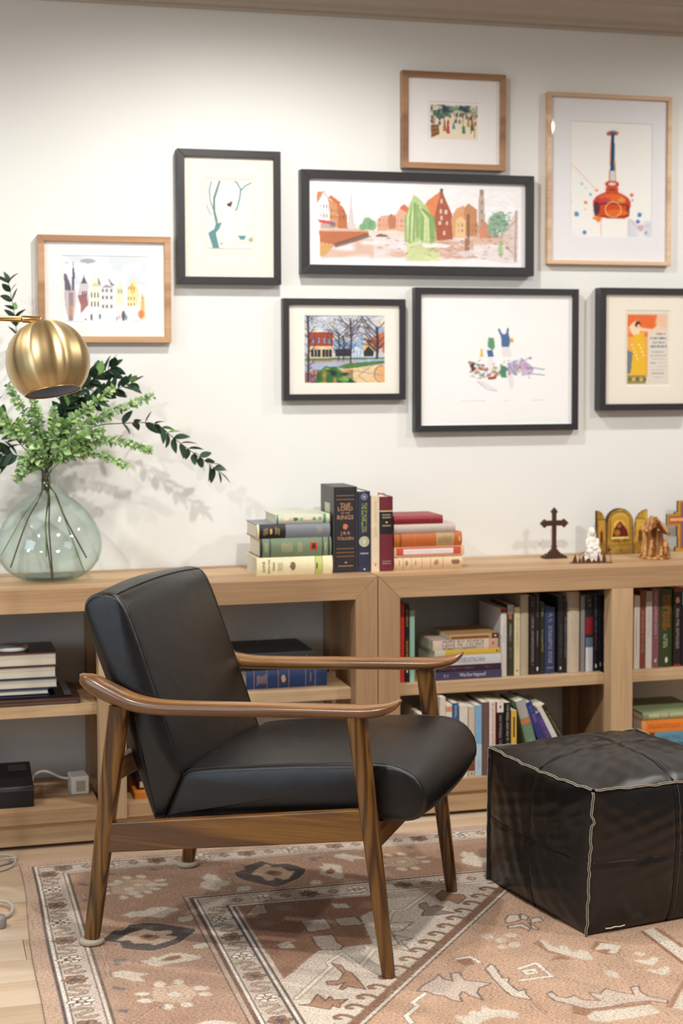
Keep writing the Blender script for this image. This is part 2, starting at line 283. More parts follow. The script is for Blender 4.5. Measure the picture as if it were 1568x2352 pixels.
RUG_FIELD=[('p','fbrown',[(0.524,0.511),(0.886,0.527),(0.862,0.634),(0.813,0.675),(0.788,0.873),(0.721,0.873),(0.65,0.877),(0.529,1.029)]),('p','brown2',[(0.643,0.648),(0.748,0.656),(0.739,0.809),(0.791,0.864),(0.721,0.873),(0.65,0.877),(0.632,0.838)]),('d','taupe',[(0.528,0.594),(0.556,0.548),(0.574,0.519),(0.596,0.52),(0.591,0.59),(0.532,0.595)]),('p','taupe2',[(0.663,0.567),(0.647,0.586),(0.627,0.58),(0.621,0.555),(0.637,0.535),(0.658,0.541)]),('p','taupe2',[(0.593,0.666),(0.576,0.683),(0.552,0.676),(0.544,0.652),(0.561,0.635),(0.585,0.642)]),('p','cream',[(0.562,0.814),(0.582,0.8),(0.597,0.799),(0.603,0.845),(0.583,0.844),(0.566,0.839)]),('p','cream',[(0.765,0.556),(0.783,0.567),(0.802,0.567),(0.807,0.602),(0.781,0.6),(0.767,0.596)]),('d','taupe',[(0.657,0.668),(0.723,0.665),(0.721,0.743),(0.656,0.751)]),('d','taupe',[(0.744,0.671),(0.802,0.672),(0.806,0.736),(0.744,0.729)]),('d','taupe',[(0.656,0.781),(0.711,0.781),(0.709,0.841),(0.717,0.862),(0.703,0.887),(0.658,0.875),(0.654,0.849)]),('l','cline',[(0.53,1.147),(0.653,0.985),(0.653,0.958),(0.7,0.91),(0.719,1.003),(0.781,0.909),(0.824,0.914)]),('l','cline',[(0.861,0.751),(0.89,0.682),(0.907,0.657),(0.938,0.656),(1.072,0.51)]),('o','tan',[(0.659,0.964),(0.677,0.983),(0.679,1.019),(0.69,1.035),(0.693,1.14),(0.669,1.12),(0.658,1.109),(0.642,1.129),(0.637,1.12),(0.66,1.084),(0.636,1.098),(0.616,1.088),(0.621,1.068),(0.65,1.072),(0.67,1.034)]),('o','tan',[(0.527,1.183),(0.552,1.186),(0.58,1.137),(0.586,1.151),(0.588,1.18),(0.604,1.156),(0.608,1.178),(0.639,1.182),(0.617,1.204),(0.608,1.225),(0.597,1.207),(0.585,1.227),(0.56,1.204)]),('o','taupe3',[(0.991,0.622),(1.008,0.618),(1.005,0.662),(1.026,0.646),(1.042,0.664),(1.022,0.685),(1.054,0.716),(1.005,0.719),(0.965,0.712),(0.986,0.675),(0.98,0.646)]),('o','tan',[(1.05,0.575),(1.082,0.537),(1.096,0.579),(1.121,0.586),(1.121,0.614),(1.085,0.654),(1.074,0.623),(1.051,0.617)]),('l','dline',[(0.875,0.742),(0.932,0.75),(0.882,0.806),(0.859,0.804)]),('l','dline',[(0.857,0.783),(0.849,0.893),(0.831,0.895)]),('l','dline',[(0.853,0.823),(0.892,0.865),(0.858,0.872),(0.865,0.947),(0.832,0.919)]),('d','sand',[(1.18,0.769),(1.207,0.772),(1.198,0.81),(1.158,0.825),(1.157,0.803)]),('d','sand',[(1.216,0.766),(1.225,0.795),(1.212,0.819),(1.2,0.802)]),('d','sand',[(1.224,0.809),(1.252,0.803),(1.252,0.834),(1.214,0.841)]),('d','sand',[(1.152,0.841),(1.192,0.835),(1.199,0.872),(1.188,0.89),(1.179,0.857),(1.144,0.86)]),('d','sand',[(1.209,0.835),(1.218,0.877),(1.214,0.889),(1.203,0.877)]),('p','brown2',[(1.161,1.089),(1.192,1.059),(1.218,1.082),(1.205,1.097),(1.185,1.088)]),('p','brown2',[(1.167,0.972),(1.187,0.953),(1.19,1.027),(1.21,1.072),(1.176,1.039)]),('p','cream',[(1.19,0.954),(1.204,0.957),(1.202,0.998),(1.212,1.017),(1.232,0.998),(1.237,1.016),(1.235,1.055),(1.262,1.043),(1.27,1.065),(1.263,1.114),(1.238,1.103),(1.221,1.075),(1.205,1.055),(1.186,1.029),(1.186,0.993)]),('l','cline',[(1.071,1.117),(1.124,1.094),(1.128,1.181),(1.047,1.184)]),('l','cline',[(1.078,1.134),(1.103,1.13),(1.1,1.151),(1.077,1.152),(1.078,1.134)]),('p','brown2',[(1.282,1.045),(1.318,0.998),(1.367,1.049),(1.335,1.095),(1.304,1.09)]),('p','cream',[(1.29,1.055),(1.327,1.013),(1.366,1.048),(1.345,1.074),(1.329,1.094),(1.315,1.078),(1.329,1.062),(1.314,1.054)]),('p','cream',[(1.256,1.184),(1.266,1.178),(1.282,1.202),(1.274,1.226),(1.266,1.234),(1.252,1.216)]),('p','cream',[(1.371,1.101),(1.384,1.093),(1.402,1.106),(1.38,1.127)]),('p','cream',[(1.348,1.134),(1.38,1.151),(1.408,1.131),(1.416,1.145),(1.381,1.185),(1.361,1.161)]),('p','cream',[(1.353,1.2),(1.38,1.211),(1.403,1.195),(1.413,1.206),(1.391,1.244),(1.374,1.243),(1.357,1.223)]),('l','line',[(1.265,1.141),(1.317,1.19),(1.349,1.191)]),('l','line',[(1.33,1.098),(1.321,1.187)]),('l','line',[(1.136,1.19),(1.193,1.257),(1.197,1.31)]),('o','sand2',[(1.074,1.276),(1.091,1.263),(1.092,1.294),(1.108,1.309),(1.132,1.299),(1.139,1.328),(1.176,1.345),(1.167,1.309),(1.171,1.293),(1.19,1.308),(1.216,1.281),(1.233,1.307),(1.261,1.332),(1.272,1.29),(1.293,1.288),(1.283,1.321),(1.289,1.35),(1.319,1.379),(1.311,1.397),(1.282,1.375),(1.231,1.371),(1.179,1.38),(1.137,1.381),(1.12,1.37),(1.103,1.345),(1.081,1.319),(1.077,1.311)]),('p','brown2',[(1.101,1.351),(1.136,1.384),(1.228,1.377),(1.28,1.378),(1.273,1.393),(1.192,1.393),(1.131,1.395),(1.112,1.413),(1.088,1.393)]),('p','cream',[(1.112,1.413),(1.134,1.393),(1.191,1.396),(1.271,1.392),(1.272,1.412),(1.275,1.439),(1.194,1.449),(1.133,1.451),(1.108,1.434)]),('p','brown',[(1.451,0.968),(1.462,0.967),(1.461,1.181),(1.449,1.204)]),('p','cream',[(1.462,0.967),(1.493,0.959),(1.5,1.106),(1.461,1.181)]),('p','brown2',[(1.493,0.959),(1.506,0.958),(1.511,1.085),(1.5,1.106)]),('p','brown2',[(1.299,1.413),(1.411,1.279),(1.388,1.322),(1.311,1.423)]),('p','cream',[(1.311,1.423),(1.388,1.322),(1.327,1.441)]),('d','cream',[(0.994,1.098),(1.018,1.072),(1.023,1.084),(1.014,1.16),(1.029,1.164),(1.017,1.188),(1.02,1.243),(1.039,1.235),(1.032,1.26),(1.03,1.298),(0.996,1.263),(0.991,1.222)]),('l','line',[(1.03,1.298),(1.032,1.369)]),('o','sand2',[(0.801,1.181),(0.827,1.149),(0.855,1.129),(0.881,1.101),(0.882,1.13),(0.897,1.148),(0.908,1.102),(0.93,1.101),(0.926,1.149),(0.951,1.163),(0.978,1.184),(0.942,1.201),(0.929,1.224),(0.928,1.27),(0.908,1.238),(0.899,1.209),(0.884,1.231),(0.88,1.263),(0.861,1.251),(0.85,1.222),(0.831,1.21),(0.82,1.187)]),('p','cream',[(0.84,1.327),(0.863,1.34),(0.88,1.314),(0.899,1.325),(0.917,1.292),(0.924,1.32),(0.953,1.328),(0.976,1.353),(0.966,1.378),(0.947,1.376),(0.928,1.358),(0.908,1.365),(0.883,1.376),(0.873,1.39),(0.841,1.381)]),('p','sand',[(1.092,0.902),(1.079,0.916),(1.063,0.916),(1.056,0.901),(1.062,0.884),(1.078,0.876),(1.091,0.884)]),('p','sand',[(1.111,0.935),(1.1,0.948),(1.087,0.948),(1.081,0.935),(1.087,0.919),(1.1,0.912),(1.111,0.919)]),('p','sand',[(1.151,0.911),(1.14,0.922),(1.125,0.922),(1.118,0.91),(1.124,0.895),(1.139,0.888),(1.151,0.895)]),('p','sand',[(1.135,0.973),(1.123,0.987),(1.109,0.987),(1.102,0.973),(1.109,0.956),(1.124,0.949),(1.135,0.956)]),('p','sand',[(1.099,0.978),(1.089,0.989),(1.077,0.989),(1.071,0.978),(1.076,0.965),(1.088,0.959),(1.098,0.965)]),('l','cline',[(0.814,1.198),(0.772,1.239),(0.778,1.26),(0.736,1.304),(0.736,1.341)]),('l','cline',[(0.953,1.021),(0.988,1.016),(0.996,1.055)]),('p','brown2',[(0.945,1.033),(0.972,1.022),(0.986,1.03),(0.981,1.065),(0.956,1.065)])]
